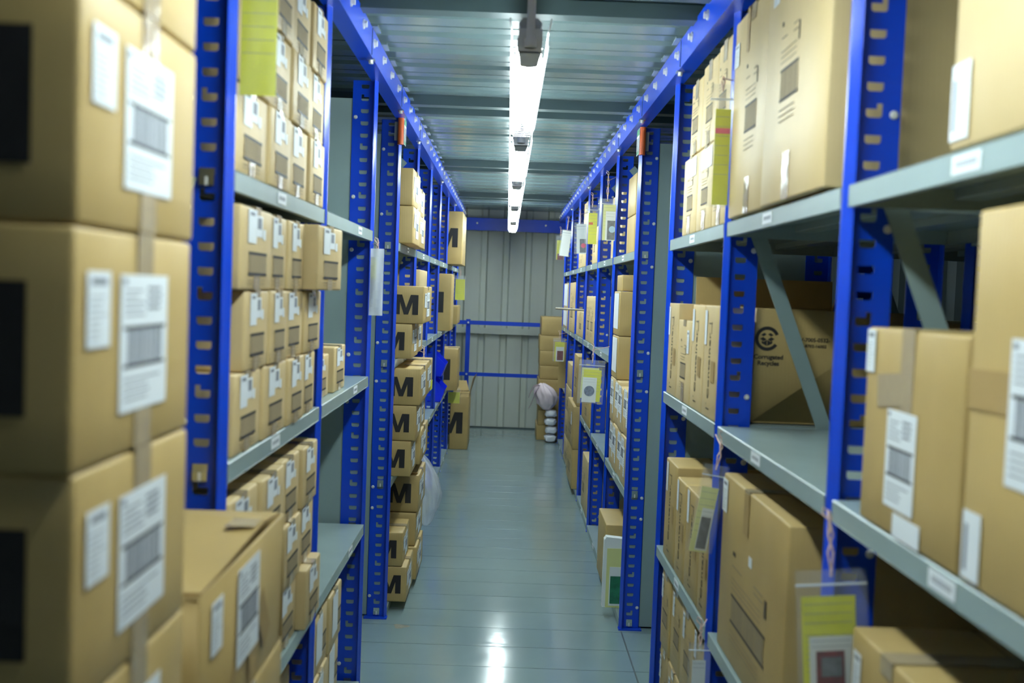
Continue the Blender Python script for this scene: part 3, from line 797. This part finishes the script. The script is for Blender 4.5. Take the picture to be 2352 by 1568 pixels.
# second right bay
o = carton('R', .572, 1.925, 2.405, 1.7775, 2.300, .50, 'very large pale carton on the upper shelf, nearer of the pair', 'very large cartons on the right upper shelf', 'cardpale',
       [('printtall', 'a', .27, .27, .14, .24), ('slip', 'a', .40, .46, .05, .05)], tape={'at': .55, 'down': .04, 'over': .2, 'up': .10})
carton('R', .580, 2.412, 2.790, 1.7775, 2.290, .50, 'very large pale carton on the upper shelf, farther of the pair', 'very large cartons on the right upper shelf', 'cardpale',
       [('printtall', 'a', .16, .26, .12, .24), ('slip', 'a', .34, .42, .05, .06), ('tapedark', 'a', .22, .46, .025, .11)], tape={'at': .45, 'down': .04, 'over': .2, 'up': .09})
carton('R', .592, 2.100, 2.735, .656, 1.112, .42, 'tall brown carton with torn top seam under the empty right shelf', None, 'card',
       [('printtall', 'a', .31, .165, .34, .25), ('slip', 'a', .600, .400, .055, .085), ('white', 'a', .30, .30, .03, .024), ('tapedark', 'a', .36, .40, .05, .10)], tape={'at': .57, 'down': .05, 'over': .22})
# third right bay, upper shelf
ty = [(2.875, 3.065), (3.070, 3.300), (3.305, 3.500)]
by = [(2.875, 3.075), (3.080, 3.330), (3.335, 3.590)]
for k in range(3):
    nm = ('nearest the thin upright', 'in the middle', 'farthest')[k]
    carton('R', .592, *by[k], 1.7735, 2.030, .34, 'cream carton with printed barcode, bottom row of the right upper shelf, ' + nm, 'cream cartons on the right upper shelf', 'cardpale',
           [('printtall', 'a', .12, .12, .10, .18), ('white', 'a', .10, .215, .16, .06)], tape={'at': .5, 'down': .04, 'over': .1, 'up': .06})
    carton('R', .592, *ty[k], 2.031, 2.031+(.262, .252, .235)[k], .34, 'cream carton with printed barcode, top row of the right upper shelf, ' + nm, 'cream cartons on the right upper shelf', 'cardpale',
           [('printtall', 'a', .11, .11, .10, .18)], tape={'at': .5, 'down': .06, 'over': .1, 'up': .04})
# vertical print on the narrow cartons
BR_TXT = text_mesh('Container', .075, M['fadeink'], bold=.0006, name='vertical print')
def vprint(o, y, z, H, sc_=1.0):
    c = link('printed_word', BR_TXT, o); m = face_matrix('a', 1, (-.0016, y, z)) @ Matrix.Rotation(PI/2, 4, 'Z') @ Matrix.Diagonal((sc_, .62*sc_, 1, 1)); c.matrix_local = m
    mb = MB()
    for t in (-1, 1):
        zc = z + t*(H*.40); mb.box((-.0019, y-.020, zc-.0015), (-.0014, y+.020, zc+.0015), M['fadeink']); mb.box((-.0019, y-.020*t-.0015, zc-t*.02-.01), (-.0014, y-.020*t+.0015, zc-t*.005+.01), M['fadeink'])
    link('printed_bracket', mb.mesh('bracket'), o)
for k, (a, b, h, ttl) in enumerate([(2.880, 3.085, .322, 'nearest, beside the thin upright'), (3.092, 3.290, .322, 'second, beside the open one'), (3.560, 3.765, .322, 'farthest, at the gap end')]):
    o = carton('R', .590, a, b, 1.2235, 1.2235+h, .070, 'narrow upright carton on the right middle shelf, ' + ttl, 'narrow upright cartons on the right middle shelf', 'cardpale', [('white', 'a', (b-a)*.86, h*.80, .03, .10), ('tapedark', 'a', (b-a)*.28, h*.42, .05, .06)])
    vprint(o, (b-a)*.55, h*.46, h*.95, .62)
o = carton('R', .590, 3.300, 3.552, 1.2235, 1.492, .070, 'shorter opened narrow carton with printed barcode, right middle shelf', None, 'cardpale', [('printtall', 'a', .13, .12, .10, .18), ('slip', 'a', .05, .20, .035, .075)], tape={'at': .5, 'down': .02, 'over': .05, 'up': .06})
flap(o, [(.01, .0, .268), (.068, .0, .268), (.068, .0, .318), (.01, .0, .318)], m='cardin', m2='cardpale')
flap(o, [(.068, .0, .268), (.068, .25, .268), (.068, .25, .322), (.068, .0, .318)], m='cardin', m2='cardpale')
for k, (a, b, h, ttl) in enumerate([(2.880, 3.020, .300, 'nearest, behind the hanging bag'), (3.025, 3.255, .322, 'second from the near end'), (3.262, 3.440, .318, 'third from the near end'), (3.448, 3.680, .345, 'farthest, at the gap end')]):
    o = carton('R', .590, a, b, .6565, .6565+h, .30, 'narrow printed carton on the right low shelf, ' + ttl, 'narrow printed cartons on the right low shelf', 'card', [('white', 'a', (b-a)*.80, h*.82, .03, .10), ('tapedark', 'a', (b-a)*.25, h*.5, .04, .06)])
    vprint(o, (b-a)*.52, h*.48, h*.95, .62)
for k, (a, b) in enumerate([(2.880, 3.050), (3.057, 3.270), (3.277, 3.490), (3.497, 3.680)]):
    for r, (z0, z1) in enumerate([(.0465, .335), (.336, .612-.03*(k == 0))]):
        carton('R', .594+.004*((k+r) % 2), a, b, z0, z1, .30, 'worn carton on the right bottom shelf, %s row, %s' % (('lower', 'upper')[r], ('nearest the thin upright', 'second', 'third', 'farthest at the gap end')[k]), 'worn cartons on the right bottom shelf', 'card',
               [('printtall', 'a', .09, .13, .10, .18), ('slip', 'a', .155, .21, .03, .08)], tape={'at': .5, 'down': .03, 'over': .1})
# the big open corrugated carton behind them
o = carton('R', .695, 2.900, 3.640, 1.2240, 1.545, .44, 'big open corrugated carton with a round recycling mark, right middle shelf', None, 'card', [], opened=True)
flap(o, [(-.035, .742, .318), (.44, .742, .318), (.44, .75, .415), (-.035, .75, .415)], m='carddark', m2='card')
flap(o, [(.30, .30, .318), (.34, .40, .318), (.35, .40, .352), (.31, .30, .352)], m='carddark', m2='carddark')
def logo(parent, x, z, R):
    mb = MB(); k = 40
    a0, a1 = math.radians(22), math.radians(328)
    for i in range(k):
        a = a0+(a1-a0)*i/k; b = a0+(a1-a0)*(i+1)/k
        P = lambda r, t: (x+r*math.cos(t), -.0006, z+r*math.sin(t))
        mb.poly([P(R*.72, a), P(R, a), P(R, b), P(R*.72, b)], M['ink'])
    def q(pts): mb.poly([(x+p[0]*R, -.0006, z+p[1]*R) for p in pts], M['ink'])
    q([(-.52, .30), (-.26, .48), (-.05, .36), (-.30, .18)]); q([(.52, .30), (.26, .48), (.05, .36), (.30, .18)])
    q([(-.60, -.02), (-.34, .14), (-.05, -.06), (-.30, -.22)]); q([(.60, -.02), (.34, .14), (.05, -.06), (.30, -.22)])
    q([(-.44, -.16), (-.30, -.27), (-.02, -.09), (-.02, -.60), (-.44, -.38)]); q([(.44, -.16), (.30, -.27), (.02, -.09), (.02, -.60), (.44, -.38)])
    link('recycling_mark', mb.mesh('recycling mark'), parent)
logo(o, .034, .236, .034)
for txt, sz, x, z, bold in (('Corrugated\nRecycles', .0175, .040, .176, .0005), ('WV-7005-0532-', .0150, .160, .236, .0003), ('34-8702-16002', .0125, .162, .219, .0002)):
    c = link('printed_words', text_mesh(txt, sz, M['ink'], bold, 'printed words'), o); c.matrix_local = face_matrix('f', 1, (x, -.0006, z))

# ---- right past the gap
def tagcarton(X, y0, y1, z0, z1, label, group=None, D=.34, m='card', dec=None):
    W, H = y1-y0, z1-z0
    return carton('R', X, y0, y1, z0, z1, D, label, group, m, dec if dec is not None else [('white', 'a', W*.5, H*.55, W*.8, H*.8)])
G3 = 'brown cartons piled past the gap on the right'
tagcarton(.600, 5.44, 5.70, 1.587, 1.672, 'flat brown carton topping the pile in the first right bay past the gap', G3, dec=[])
tagcarton(.588, 5.42, 5.70, 1.352, 1.586, 'brown carton, upper of two big ones in the first right bay past the gap', G3)
tagcarton(.588, 5.42, 5.70, 1.125, 1.351, 'brown carton, lower of two big ones in the first right bay past the gap', G3)
for r, (z0, z1) in enumerate([(.6565, .890), (.891, 1.124)]):
    for k in range(4):
        a = 4.90+.201*k; b = a+.198
        W, H = b-a, z1-z0
        tagcarton(.588+.005*((k+r) % 2), a, b, z0, z1-.02*((k*3+r) % 3)*r*(k < 2), 'narrow stickered carton on the right low shelf past the gap, %s row, %s' % (('lower', 'upper')[r], ('nearest', 'second', 'third', 'farthest')[k]), 'stickered cartons past the gap on the right', m='cardpale',
                  dec=[('ship', 'a', W*.58, H*.66, W*.62, H*.58), ('slip', 'a', W*.16, H*.5, W*.22, H*.6)])
tagcarton(.645, 5.40, 5.74, 1.7735, 1.985, 'plain brown carton, lower of two set back on the upper shelf past the gap', 'set back brown cartons', dec=[])
tagcarton(.645, 5.40, 5.74, 1.986, 2.200, 'plain brown carton, upper of two set back on the upper shelf past the gap', 'set back brown cartons', dec=[])
tagcarton(.655, 6.10, 6.70, 1.7735, 2.18, 'cream carton set back on the upper shelf of the second right bay past the gap', None, m='cardpale', dec=[])
tagcarton(.590, 6.98, 7.36, 1.7735, 2.02, 'slim cream carton on the upper shelf of the third right bay past the gap', None, m='cardpale', dec=[('printtall', 'a', .2, .12, .1, .18)])
tagcarton(.590, 7.95, 8.30, 1.7735, 2.27, 'tall cream carton on the upper shelf of the fourth right bay past the gap', None, m='cardpale', dec=[('printtall', 'a', .2, .25, .1, .18)])
for k in range(2): tagcarton(.590, 8.32+.22*k, 8.53+.22*k, 1.7735, 1.90, 'little cream carton on the fourth right bay upper shelf, %s' % ('nearer', 'farther')[k], None, m='cardpale', dec=[('printtall', 'a', .1, .06, .07, .1)])
tagcarton(.592, 6.98, 7.70, 1.2235, 1.55, 'cream carton with black printed bars on the third right bay middle shelf', None, m='cardpale', dec=[('printtall', 'a', .2, .14, .18, .22), ('printtall', 'a', .5, .14, .18, .22)])
tagcarton(.588, 7.02, 7.72, .6565, .880, 'pale carton on the low shelf of the third right bay past the gap', None, m='card', dec=[('printtall', 'a', .3, .1, .16, .18)])
tagcarton(.592, 7.02, 7.50, .0465, .430, 'worn carton on the bottom shelf of the third right bay past the gap', None, m='cardpale', dec=[('printtall', 'a', .3, .18, .16, .22)])
zb = [.0465, .350, .690, 1.05, 1.2]
tagcarton(.556, 8.05, 8.75, .0465, .355, 'brown carton lowest in the fourth right bay past the gap', 'pile in the fourth right bay', dec=[('printtall', 'a', .35, .15, .3, .24)])
tagcarton(.552, 8.05, 8.80, .356, .690, 'brown carton sticking out in the fourth right bay past the gap', 'pile in the fourth right bay', dec=[('printtall', 'a', .35, .15, .3, .24), ('slip', 'a', .2, .22, .1, .1)])
tagcarton(.572, 8.05, 8.50, .691, 1.08, 'brown carton topping the pile in the fourth right bay', 'pile in the fourth right bay', dec=[('printtall', 'a', .2, .2, .2, .26)])
for k in range(5):
    tagcarton(.578, 8.92, 9.60, .0465+.23*k, .0465+.23*(k+1)-.001, 'pale carton in the far right pile, %s' % ('lowest', 'second up', 'third up', 'fourth up', 'topmost')[k], 'far right pile of pale cartons', m='cardpale', dec=[('printtall', 'a', .3, .1, .3, .18)]) if k < 2 or k == 2 else None
tagcarton(.580, 8.92, 9.60, 1.2235, 1.66, 'tall pink tinted carton on the fifth right bay middle shelf', None, m='cardpale', dec=[('printtall', 'a', .3, .2, .3, .3)])
tagcarton(.580, 8.92, 9.50, .7375, .95, 'pale carton on top of the far right pile', None, m='cardpale', dec=[])
tagcarton(.582, 9.88, 10.60, 1.2235, 1.40, 'white carton, lower of two at the far right end of the middle shelf', 'white cartons at the far end', m='cardpale')
tagcarton(.582, 9.88, 10.60, 1.401, 1.66, 'white carton, upper of two at the far right end of the middle shelf', 'white cartons at the far end', m='cardpale')
tagcarton(.590, 7.93, 8.70, 1.2235, 1.4265, 'low wide cream carton carrying the wooden stick, fourth right bay middle shelf', None, m='cardpale', dec=[('printtall', 'a', .3, .1, .2, .16)])
# stack at the end wall
eb_ = [0.0, .16, .32, .48, .646, .788, .949, 1.109, 1.306]
for k in range(8):
    dx = .006*((k*5) % 3-1)
    c = carton('R', .374+dx, 11.0, 11.50, eb_[k], eb_[k+1], .29, 'plain brown carton in the stack at the end wall, ' + ('lowest on the floor', 'second above the floor', 'third above the floor', 'behind the pink bag', 'just above the pink bag', 'fourth from above, bulging', 'second from above', 'topmost')[k], 'cartons stacked at the end wall', 'card', [('tapedark', 'f', .145, (eb_[k+1]-eb_[k])*.5, .29*.98, .004)] if False else [])
# dark cartons on the rack behind
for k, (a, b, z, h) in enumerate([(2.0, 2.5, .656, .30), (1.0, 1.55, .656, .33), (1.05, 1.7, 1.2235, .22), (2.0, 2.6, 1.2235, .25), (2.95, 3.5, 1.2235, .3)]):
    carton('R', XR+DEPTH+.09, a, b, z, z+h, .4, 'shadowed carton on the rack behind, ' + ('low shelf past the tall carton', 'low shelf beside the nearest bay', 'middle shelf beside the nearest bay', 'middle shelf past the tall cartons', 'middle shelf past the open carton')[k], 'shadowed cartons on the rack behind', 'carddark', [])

# ------------------------------------------------------------------ hanging zip bags, cards, strings
def zipbag(name, x, y, z, w_, h_, label, cards, yaw=0, tilt=0, string=.08, cat='card bag', group='zip bags hung from the posts', knot=True, milky=False):
    """hangs in the plane facing the camera; x,z = top centre; cards = [(u0,v0,u1,v1,material,depth)] fractions, v from the bottom"""
    r = bpy.data.objects.new(name, None); COL.objects.link(r); r.location = (x, y, z)
    r.rotation_euler = (0, tilt, yaw); n = 10
    mb = MB(); f = M['milky'] if milky else M['film']
    def P(i, j, side):
        u = -w_/2 + w_*i/n; v = -h_*j/8
        bul = .0045*math.sin(PI*i/n)*math.sin(PI*min(1, max(0, (j-.7)/7.3)))
        return (u, side*(bul+.0048)+.004*math.sin(i*.9+j*.5)*.3, v)
    for side in (-1, 1):
        for i in range(n):
            for j in range(8): mb.poly([P(i, j, side), P(i+1, j, side), P(i+1, j+1, side), P(i, j+1, side)], f)
    me = mb.mesh('plastic bag', True); link('plastic_bag', me, r)
    mb = MB(); mb.box((-w_/2, -.0022, -h_*.13), (w_/2, .0022, -h_*.115), M['white'] if milky else M['milky']); link('zip_strip', mb.mesh('zip strip'), r)
    for k, (u0, v0, u1, v1, m, d) in enumerate(cards):
        mb = MB()
        if m.startswith('disc'):
            cx, cz, R = -w_/2+w_*(u0+u1)/2, -h_+h_*(v0+v1)/2, w_*(u1-u0)/2; m = m[4:]
            mb.prism([(cx+R*math.cos(2*PI*q/20), cz+R*math.sin(2*PI*q/20)) for q in range(20)], 1, .0015-.0011*d, .0026-.0011*d, M[m])
            link('round_picture', mb.mesh('round picture'), r); continue
        mb.box((-w_/2+w_*u0, .002-.0011*d, -h_+h_*v0), (-w_/2+w_*u1, .0026-.0011*d, -h_+h_*v1), M[m])
        if m in ('yellow', 'yellowpale', 'paper'):
            nl = 7
            for q in range(nl):
                zz_ = -h_+h_*(v1-(v1-v0)*(.08+.10*q)); 
                if q < (7 if m != 'paper' else 2): mb.box((-w_/2+w_*(u0+.03), .0017-.0011*d, zz_-.0006), (-w_/2+w_*(u1-.05), .002-.0011*d, zz_+.0002), M['greyink'])
        nm = {'yellow': 'yellow_card', 'yellowpale': 'yellow_card', 'paper': 'white_card'}.get(m, 'picture')
        link(nm, mb.mesh(nm), r)
    if string:
        mb = MB()
        posts = (R_NEAR+R_FAR) if x > 0 else (L_NEAR+L_FAR)
        py = min(posts, key=lambda q: abs(q-y)); X0 = (XR if x > 0 else XL); hk = Vector((X0+(.001 if x > 0 else -.001), py+.022, z+string))
        loc = Matrix.Rotation(-yaw, 3, 'Z') @ (hk-Vector((x, y, z))) if not tilt else (Matrix.Rotation(yaw, 3, 'Z') @ Matrix.Rotation(tilt, 3, 'Y')).inverted() @ (hk-Vector((x, y, z)))
        mb.tube([(0, 0, string*.75), tuple(loc)], .0018, M['string'], 6)
        pts = [(0, .0, -h_*.055), (.004, -.004, string*.35), (-.003, -.003, string*.7), (0, 0, string)]
        mb.tube(pts, .0022, M['string'], 6)
        pts = [(0.002, .0, -h_*.055), (-.005, -.002, string*.35), (.005, -.002, string*.7), (0, 0, string)]
        mb.tube(pts, .0018, M['string'], 6)
        if knot: mb.tube([(0, 0, string), (-.012, 0, string+.012), (-.010, 0, string+.022), (0, 0, string+.016), (.004, 0, string)], .002, M['string'], 6)
        link('string', mb.mesh('string'), r)
    tag(r, label, cat, group)
    return r
zipbag('zip_bag', .571, 1.762, 1.112, .122, .21, 'large zip bag with yellow and white cards hung on the nearest right upright', [(.08, .0, .84, .78, 'yellow', 0), (.10, -.0, .88, .50, 'yellow', 1), (.17, .0, .80, .45, 'paper', 2), (.26, .0, .66, .33, 'darkred', 3), (.33, .12, .62, .28, 'greypic', 4)], tilt=-.08, string=.085)
zipbag('zip_bag', .575, 2.755, 1.125, .075, .235, 'twisted zip bag with yellow card hung over the narrow printed cartons', [(.10, .0, .80, .74, 'yellowpale', 0), (.30, .02, .78, .50, 'paper', 1), (.32, .04, .72, .40, 'greypic', 2)], tilt=.18, yaw=.35, string=.07)
zipbag('zip_bag', .560, 2.79, .632, .06, .16, 'small zip bag hung low on the upright beside the worn cartons', [(.2, .0, .8, .7, 'paper', 0)], string=.05)
zipbag('zip_bag', .553, 2.800, 2.135, .062, .325, 'long zip bag with yellow printed card and red band, right upper shelf', [(.25, .02, .92, .80, 'yellow', 0), (.27, .60, .90, .645, 'pink', 1)], string=.02, knot=False)
zipbag('zip_bag', -.482, 1.985, 2.18, .070, .265, 'bag with a long yellow green card by the small cartons, top left', [(.02, .0, .98, .93, 'yellow', 0)], string=.06)
zipbag('zip_bag', -.490, 3.93, 1.705, .050, .25, 'milky white bag with a dark card hung before the cross gap, left', [(.05, .05, .45, .85, 'bluepic', -1), (.05, .55, .45, .85, 'yellow', 0)], string=.02, milky=True)
zipbag('zip_bag', .533, 5.76, 2.090, .100, .228, 'clear bag with pale yellow and white cards, first past the right gap', [(.30, .0, 1.0, .86, 'yellowpale', 0), (.45, .0, 1.0, .70, 'paper', 1), (.55, .02, .98, .48, 'greypic', 2), (.64, .12, 1.0, .42, 'disclightblue', 3)], string=.13, yaw=.1)
zipbag('zip_bag', .530, 6.76, 2.136, .084, .25, 'clear bag with a long yellow green card, second past the right gap', [(.25, .0, .92, .80, 'yellow', 0), (.28, .50, .6, .56, 'orange', 1)], string=.06)
zipbag('zip_bag', .524, 7.75, 2.090, .092, .235, 'bag with white cards and a pink picture, third past the right gap', [(.2, .02, 1.0, .95, 'paper', 0), (.45, .05, .95, .48, 'greypic', 1), (.55, .14, .93, .40, 'discpink', 2)], string=.08, tilt=-.04)
zipbag('zip_bag', .484, 8.75, 2.092, .088, .225, 'bright white tilted card bag, fourth past the right gap', [(.1, .02, .95, .97, 'paper', 0)], string=.09, tilt=.10)
zipbag('zip_bag', .482, 9.76, 2.098, .080, .228, 'far clear bag with yellow card beside the tilted white card', [(.1, .0, .7, .80, 'yellow', 0), (.2, .0, .9, .25, 'darkred', 1)], string=.06)
zipbag('zip_bag', .490, 5.78, 1.200, .145, .243, 'zip bag with yellow cards and a round blue grey picture, right aisle side', [(.12, .12, .78, .82, 'yellowpale', 0), (.20, .05, .88, .78, 'yellow', 1), (.18, .03, .72, .60, 'paper', 2), (.25, .18, .65, .40, 'discbluepic', 3)], string=.075, tilt=.03)
zipbag('zip_bag', .510, 9.78, 1.142, .115, .22, 'zip bag with yellow card and red photo before the end stack', [(.15, .0, .95, .82, 'yellow', 0), (.25, .0, .9, .62, 'paper', 1), (.35, .05, .85, .45, 'darkred', 2)], string=.05)
zipbag('zip_bag', -.437, 9.78, 1.690, .098, .228, 'zip bag with a plain bright yellow card, far left upper', [(.05, .0, .95, .85, 'yellow', 0)], string=.04)
zipbag('zip_bag', -.460, 9.79, .640, .120, .15, 'zip bag with a yellow card above the far left floor carton', [(.05, .0, .95, .70, 'yellow', 0)], string=.08)
zipbag('zip_bag', -.452, 5.86, 1.15, .06, .14, 'small white tag bag behind the lettered cartons', [(.1, .0, .9, .8, 'paper', 0)], string=.07)
tg = MB(); tg.box((-.398, 5.70, 1.005), (-.3965, 5.83, 1.055), M['yellow']); tag(link('corner_card', tg.mesh('corner card')), 'yellow corner card stuck on the carton sticking out at the left', 'card')

# folder with green picture on the right bottom shelf, brown carton behind
def folder():
    r = bpy.data.objects.new('document_folder', None); COL.objects.link(r); r.location = (.520, 5.02, .046)
    mb = MB(); mb.prism([(0, 0), (.125, 0), (.125, .335), (.01, .345), (0, .33)], 1, .0, .05, M['paper']); link('folder_sleeve', mb.mesh('sleeve'), r)
    mb = MB(); mb.box((.015, -.003, .0), (.12, -.001, .29), M['yellowpale']); link('yellow_card', mb.mesh('yellow card'), r)
    mb = MB(); mb.box((.03, -.005, .01), (.118, -.003, .20), M['paper']); link('white_card', mb.mesh('white card'), r)
    mb = MB(); mb.box((.035, -.0065, .02), (.114, -.005, .155), M['greenpic']); link('picture', mb.mesh('picture'), r)
    tag(r, 'white folder with yellow card and green picture on the right bottom shelf', 'folder')
folder()
tagcarton(.556, 5.32, 5.74, .0465, .385, 'brown carton behind the white folder on the right bottom shelf', None, dec=[])

# orange spined aisle markers
def marker(s, x, y, z0, z1, label):
    r = bpy.data.objects.new('aisle_marker', None); COL.objects.link(r); r.location = (x, y, z0); H = z1-z0
    mb = MB(); mb.prism([(.014*math.cos(a)*1.0, -.016*math.sin(a)) for a in [PI*i/10 for i in range(11)]] + [(-.014, .012), (.014, .012)], 2, 0, H, M['orange']); link('orange_spine', mb.mesh('spine', False), r)
    mb = MB(); a, b = sorted((-s*.0145, -s*.0165)); mb.box((a, -.004, .004), (b, .085, H-.004), M['paper'])
    a, b = sorted((-s*.0164, -s*.0172)); mb.box((a, 0, H-.034), (b, .083, H-.006), M['green'])
    for i in range(4): mb.box((a, .008+.018*i, .012), (b, .018+.018*i, H-.045), M['greyink'])
    mb.box((a, .004, .006), (b, .08, .02), M['green'])
    link('printed_card', mb.mesh('card'), r)
    mb = MB(); a, b = sorted((0, s*.03)); mb.box((a, .013, .02), (b, .016, H-.02), M['lampgrey']); link('holder', mb.mesh('holder'), r)
    tag(r, label, 'aisle marker', 'orange spined aisle markers')
marker(-1, -.512, 4.825, 2.215, 2.340, 'orange spined marker card at the top of the left upright past the gap')
marker(1, .592, 4.785, 2.205, 2.330, 'orange spined marker card at the top of the right upright past the gap')

# blue bins
def bin_(z, label):
    mb = MB(); W, D, H, t = .34, .30, .200, .004
    prof = [(0, 0), (-D, 0), (-D, H), (-.07, H), (.035, .10), (0.02, .07)]
    for y in (0, W-t): mb.prism(prof, 1, y, y+t, M['binblue'])
    mb.box((-D, 0, 0), (0, W, t), M['binblue']); mb.box((-D, 0, 0), (-D+t, W, H), M['binblue'])
    mb.poly([(0, 0, 0), (0, W, 0), (.035, W, .10), (.035, 0, .10)], M['binblue'])
    mb.box((-.09, -.006, H-.008), (-D, 0, H), M['binblue'])
    o = link('storage_bin', mb.mesh('storage bin'), None, (-.500, 8.32, z)); tag(o, label, 'bin', 'bright blue storage bins')
bin_(.656, 'bright blue open front bin, lower one on the left low shelf beyond the lettered cartons'); bin_(.8575, 'bright blue open front bin, upper one on the left low shelf')

# soft bags
def blob(name, pts_r, m, seed, amp=.25, sub=2):
    bm = bmesh.new(); rnd = random.Random(seed)
    for (c, r) in pts_r:
        res = bmesh.ops.create_icosphere(bm, subdivisions=3, radius=1)
        for v in res['verts']:
            n = v.co.normalized(); k = 1 + amp*.30*math.sin(7*n.x+seed)*math.sin(6*n.z+2*seed) + amp*.2*math.sin(13*n.y+3*n.z+seed) + amp*.10*rnd.uniform(-1, 1)
            n = Vector([math.copysign(abs(q)**.62, q) for q in n])
            v.co = Vector((c[0]+n.x*r[0]*k, c[1]+n.y*r[1]*k, c[2]+n.z*r[2]*k))
    for f in bm.faces: f.smooth = True
    me = bpy.data.meshes.new(name); bm.to_mesh(me); bm.free(); me.materials.append(m); return me
def sack(name, m, W, D, H, seed, neck=None):
    """soft full bag: squat body with folds running up to a gathered neck"""
    bm = bmesh.new(); n, q = 40, 22; rings = []
    for j in range(q+1):
        t = j/q; ring = []
        prof = (math.sin(PI*min(1, .04+t*1.5)*.5)**.3 if t < .55 else 1-.80*((t-.55)/.45)**2.4)*(1-.25*(1-t)**3 if t < .2 else 1)
        for i in range(n):
            a = 2*PI*i/n
            fold = 1 + (.05+.12*t)*math.sin(9*a+seed+3*t) + .05*math.sin(17*a+seed*2+5*t) + .03*math.sin(6*t*PI+3*a)
            nx = neck[0]*max(0, t-.45)/.55 if neck else 0
            ring.append(bm.verts.new((W/2*prof*fold*math.cos(a)+nx, D/2*prof*fold*math.sin(a), H*t*(1+.03*math.sin(4*a+seed)))))
        rings.append(ring)
    for j in range(q):
        for i in range(n): bm.faces.new((rings[j][i], rings[j][(i+1) % n], rings[j+1][(i+1) % n], rings[j+1][i]))
    bm.faces.new(list(reversed(rings[0]))); bm.faces.new(rings[-1])
    for f in bm.faces: f.smooth = True
    me = bpy.data.meshes.new(name); bm.to_mesh(me); bm.free(); me.materials.append(m); return me
r = link('carrier_bag', sack('bag body', M['pinkbag'], .225, .19, .27, 3, (-.05, 0)), None, (.460, 10.86, .343))
tag(r, 'pale pink knotted plastic carrier bag beside the right rack end', 'bag')
mb = MB()
def ribbon(pts, w_, m):
    for (p, wa), (q_, wb) in zip(zip(pts[:-1], w_[:-1]), zip(pts[1:], w_[1:])):
        mb.poly([(p[0], p[1]-wa, p[2]+wa*.6), (p[0]+.004, p[1]+wa, p[2]-wa*.6), (q_[0]+.004, q_[1]+wb, q_[2]-wb*.6), (q_[0], q_[1]-wb, q_[2]+wb*.6)], m)
ribbon([(-.08, -.03, .24), (-.11, -.04, .255), (-.145, -.04, .24), (-.175, -.04, .18), (-.195, -.04, .12)], [.03, .022, .022, .016, .004], M['pinkbag'])
ribbon([(-.09, -.04, .22), (-.12, -.05, .185), (-.14, -.05, .13), (-.165, -.05, .06), (-.19, -.05, .01)], [.03, .024, .018, .012, .003], M['pinkbag'])
link('bag_handles', mb.mesh('bag handles', True), r)
for k in range(4):
    tag(link('wrapped_bundle', blob('bundle', [((0, 0, 0), (.060, .076, .037))], M['whitebag'], 5+k, .35), None, (.512-.004*k+.008*(k % 2), 10.88, .045+.0865*k)),
        'white wrapped bundle, %s of the pile under the pink bag' % ('lowest', 'second', 'third', 'topmost')[k], 'bundle', 'white wrapped bundles')
r = link('hanging_bag', sack('hanging bag', M['haze'], .16, .26, .40, 11, (-.05, 0)), None, (-.420, 6.00, .20))
mb = MB(); mb.tube([(-.05, 0, .38), (-.07, -.05, .48), (-.092, -.085, .56)], .003, M['string'], 6); link('string', mb.mesh('string'), r)
tag(r, 'crumpled translucent white plastic bag hanging beside the shaded lettered carton', 'bag')
# flattened board and stick
mb = MB(); mb.box((0, 0, 0), (.085, .006, .44), M['card']); mb.box((.065, -.003, .19), (.088, 0, .36), M['greypic'])
tag(link('flattened_board', mb.mesh('board'), None, (.520, 9.95, .656)), 'flat brown board standing out of the far right shelf', 'board')
mb = MB(); mb.tube([(.41, 8.55, 1.436), (.72, 7.98, 1.436)], .009, mat('worn wooden stick', (.30, .26, .19), rough=.6), 10)
tag(link('wooden_stick', mb.mesh('stick', True)), 'short wooden stick poking out of the right rack into the aisle', 'stick')

# blue handrail before the end wall
r = bpy.data.objects.new('handrail', None); COL.objects.link(r); r.location = (0, 11.55, 0)
mb = MB(); mb.box((-.62, -.018, 1.178), (.62, .0, 1.222), M['blue']); link('top_rail', mb.mesh('top rail'), r)
mb = MB(); mb.box((-.62, -.018, .610), (.62, .0, .650), M['blue']); link('lower_rail', mb.mesh('lower rail'), r)
for x in (-.412, .56):
    mb = MB(); mb.box((x-.024, .0, 0), (x+.024, .045, 1.235), M['blue']); link('rail_post', mb.mesh('rail post'), r)
    for z in (1.20, .63):
        mb = MB(); mb.tube([(x, -.030, z), (x, -.017, z)], .011, M['bolt'], 6); link('bolt', mb.mesh('bolt'), r)
tag(r, 'bright blue two bar handrail in front of the end wall', 'handrail')

# label uniqueness check for things that stand alone
for lb, ns in LABELS.items():
    if len(ns) > 1: print('DUP LABEL', lb, len(ns))
    if not 4 <= len(lb.split()) <= 16: print('LABEL LEN', len(lb.split()), lb)
